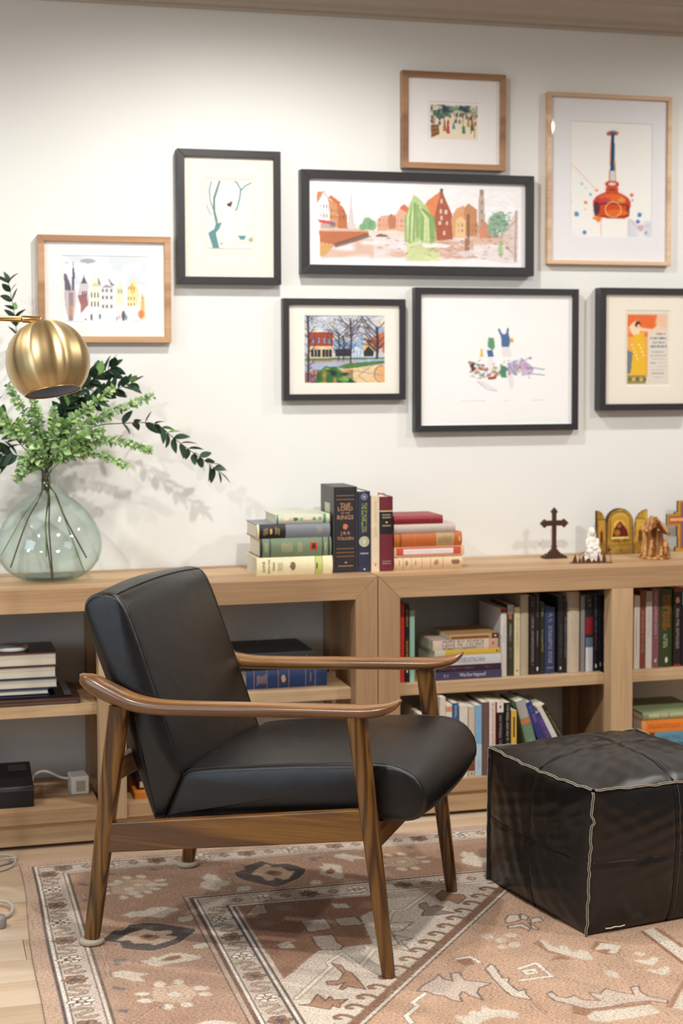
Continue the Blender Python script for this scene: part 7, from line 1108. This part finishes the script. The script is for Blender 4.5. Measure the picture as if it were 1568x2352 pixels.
cb=empty('white_power_adapter',(.487,4.80,B1),'small white cube power adapter at the end of a white cable','adapter',None,(0,0,R(4)))
m=MB(); m.box(-.030,.024,0,.075,0,.055); bevel(m.build('cube',plain('adapter_white','d6d3ce',.4,0,.02),cb),.004,3)
m=MB(); m.box(-.016,.012,-.0008,.0005,.010,.042); m.build('socket_panel',plain('socket_beige','a39b82',.5),cb)
cbl=MB(); pts=spline([(.452,4.845,B1+.040),(.43,4.86,B1+.042),(.40,4.87,B1+.055),(.375,4.875,B1+.060),(.35,4.88,B1+.045),(.342,4.88,B1+.012)],40)
cbl.tube(pts,.0042,8); o=cbl.build('white_cable',plain('cable_white','cfc9c0',.5),None,True); tag(o,'white cable running from the adapter to the black box','cable')
# dark book and orange booklet behind the chair leg, lower middle bay
o_=empty('orange_booklet',(.655,4.70,B1),'small orange booklet on the lower shelf behind the chair back','book')
m=MB(); m.box(-.02,.055,0,.15,0,.020); bevel(m.build('cover',plain('orange_cover','d8842a',.5),o_),.001)
o_=empty('dark_binder',(.72,4.73,B1+.0203),'dark binder lying on the orange booklet behind the chair back','binder')
m=MB(); m.box(-.07,.17,.0,.20,0,.030); bevel(m.build('cover',plain('binder_dark','221c1a',.5),o_),.002)
m=MB(); m.box(-.066,.16,-.0006,.0,.006,.024); m.build('page_block',PAGES,o_)
# clear cable loops on the floor at the left edge
CL=plain('clear_cable','b9b1a6',.25,0,.03)
def loop(label,pts,r_):
    m=MB(); m.tube(spline(pts,60),r_,8); o=m.build('floor_cable',CL,None,True); tag(o,label,'cable','clear cables on the floor at the left edge')
loop('flat oval loop of clear cable on the floor near the bookcase',[(.02,4.50,FL+.004),(.12,4.57,FL+.004),(.22,4.60,FL+.012),(.272,4.585,FL+.010),(.262,4.555,FL+.006),(.18,4.51,FL+.004),(.08,4.46,FL+.004)],.0042)
loop('second oval loop of clear cable under the first one',[(.00,4.42,FL+.0045),(.10,4.49,FL+.0045),(.20,4.53,FL+.0135),(.268,4.545,FL+.018),(.25,4.50,FL+.0045),(.15,4.44,FL+.0045),(.05,4.40,FL+.0045)],.0032)
loop('short bent piece of clear cable with grey plug left of the rug',[(.10,4.16,FL+.005),(.17,4.20,FL+.012),(.225,4.175,FL+.016),(.238,4.13,FL+.012),(.222,4.09,FL+.008),(.18,4.06,FL+.010)],.0050)
m=MB(); m.lathe([(.001,0),(.017,0),(.019,.004),(.019,.024),(.015,.030),(.001,.031)],20); o=m.build('grey_plug',plain('plug_grey','8f8c8a',.4),None,True); o.location=(.198,4.03,FL); tag(o,'small grey plug on the floor boards beside the rug','plug')
# warm ceiling downlights (fixtures above the frame)
EM=bpy.data.materials.new('lamp_glow'); EM.use_nodes=True; e_=EM.node_tree.nodes.new('ShaderNodeEmission'); e_.inputs[0].default_value=(1,.92,.8,1); e_.inputs[1].default_value=18; EM.node_tree.links.new(e_.outputs[0],EM.node_tree.nodes['Material Output'].inputs[0])
for k,(x,y,e) in enumerate(CANS):
    d=empty('ceiling_downlight',(x,y,CEIL),'round recessed ceiling downlight, '+['near the wall, left','near the wall, middle','near the wall, right','above the armchair side, left','above the armchair side, middle','above the armchair side, right'][k],'lamp','recessed ceiling downlights')
    m=MB(); m.lathe([(.050,-.002),(.075,-.004),(.080,0),(.050,0)],32); m.build('trim_ring',plain('white_ring','e4e0d8',.5),d,True)
    m=MB(); m.lathe([(.001,-.0015),(.048,-.0015),(.048,0),(.001,0)],24); m.build('lens',EM,d)
for o in [x for x in sc.objects if x.type=='EMPTY']: pass
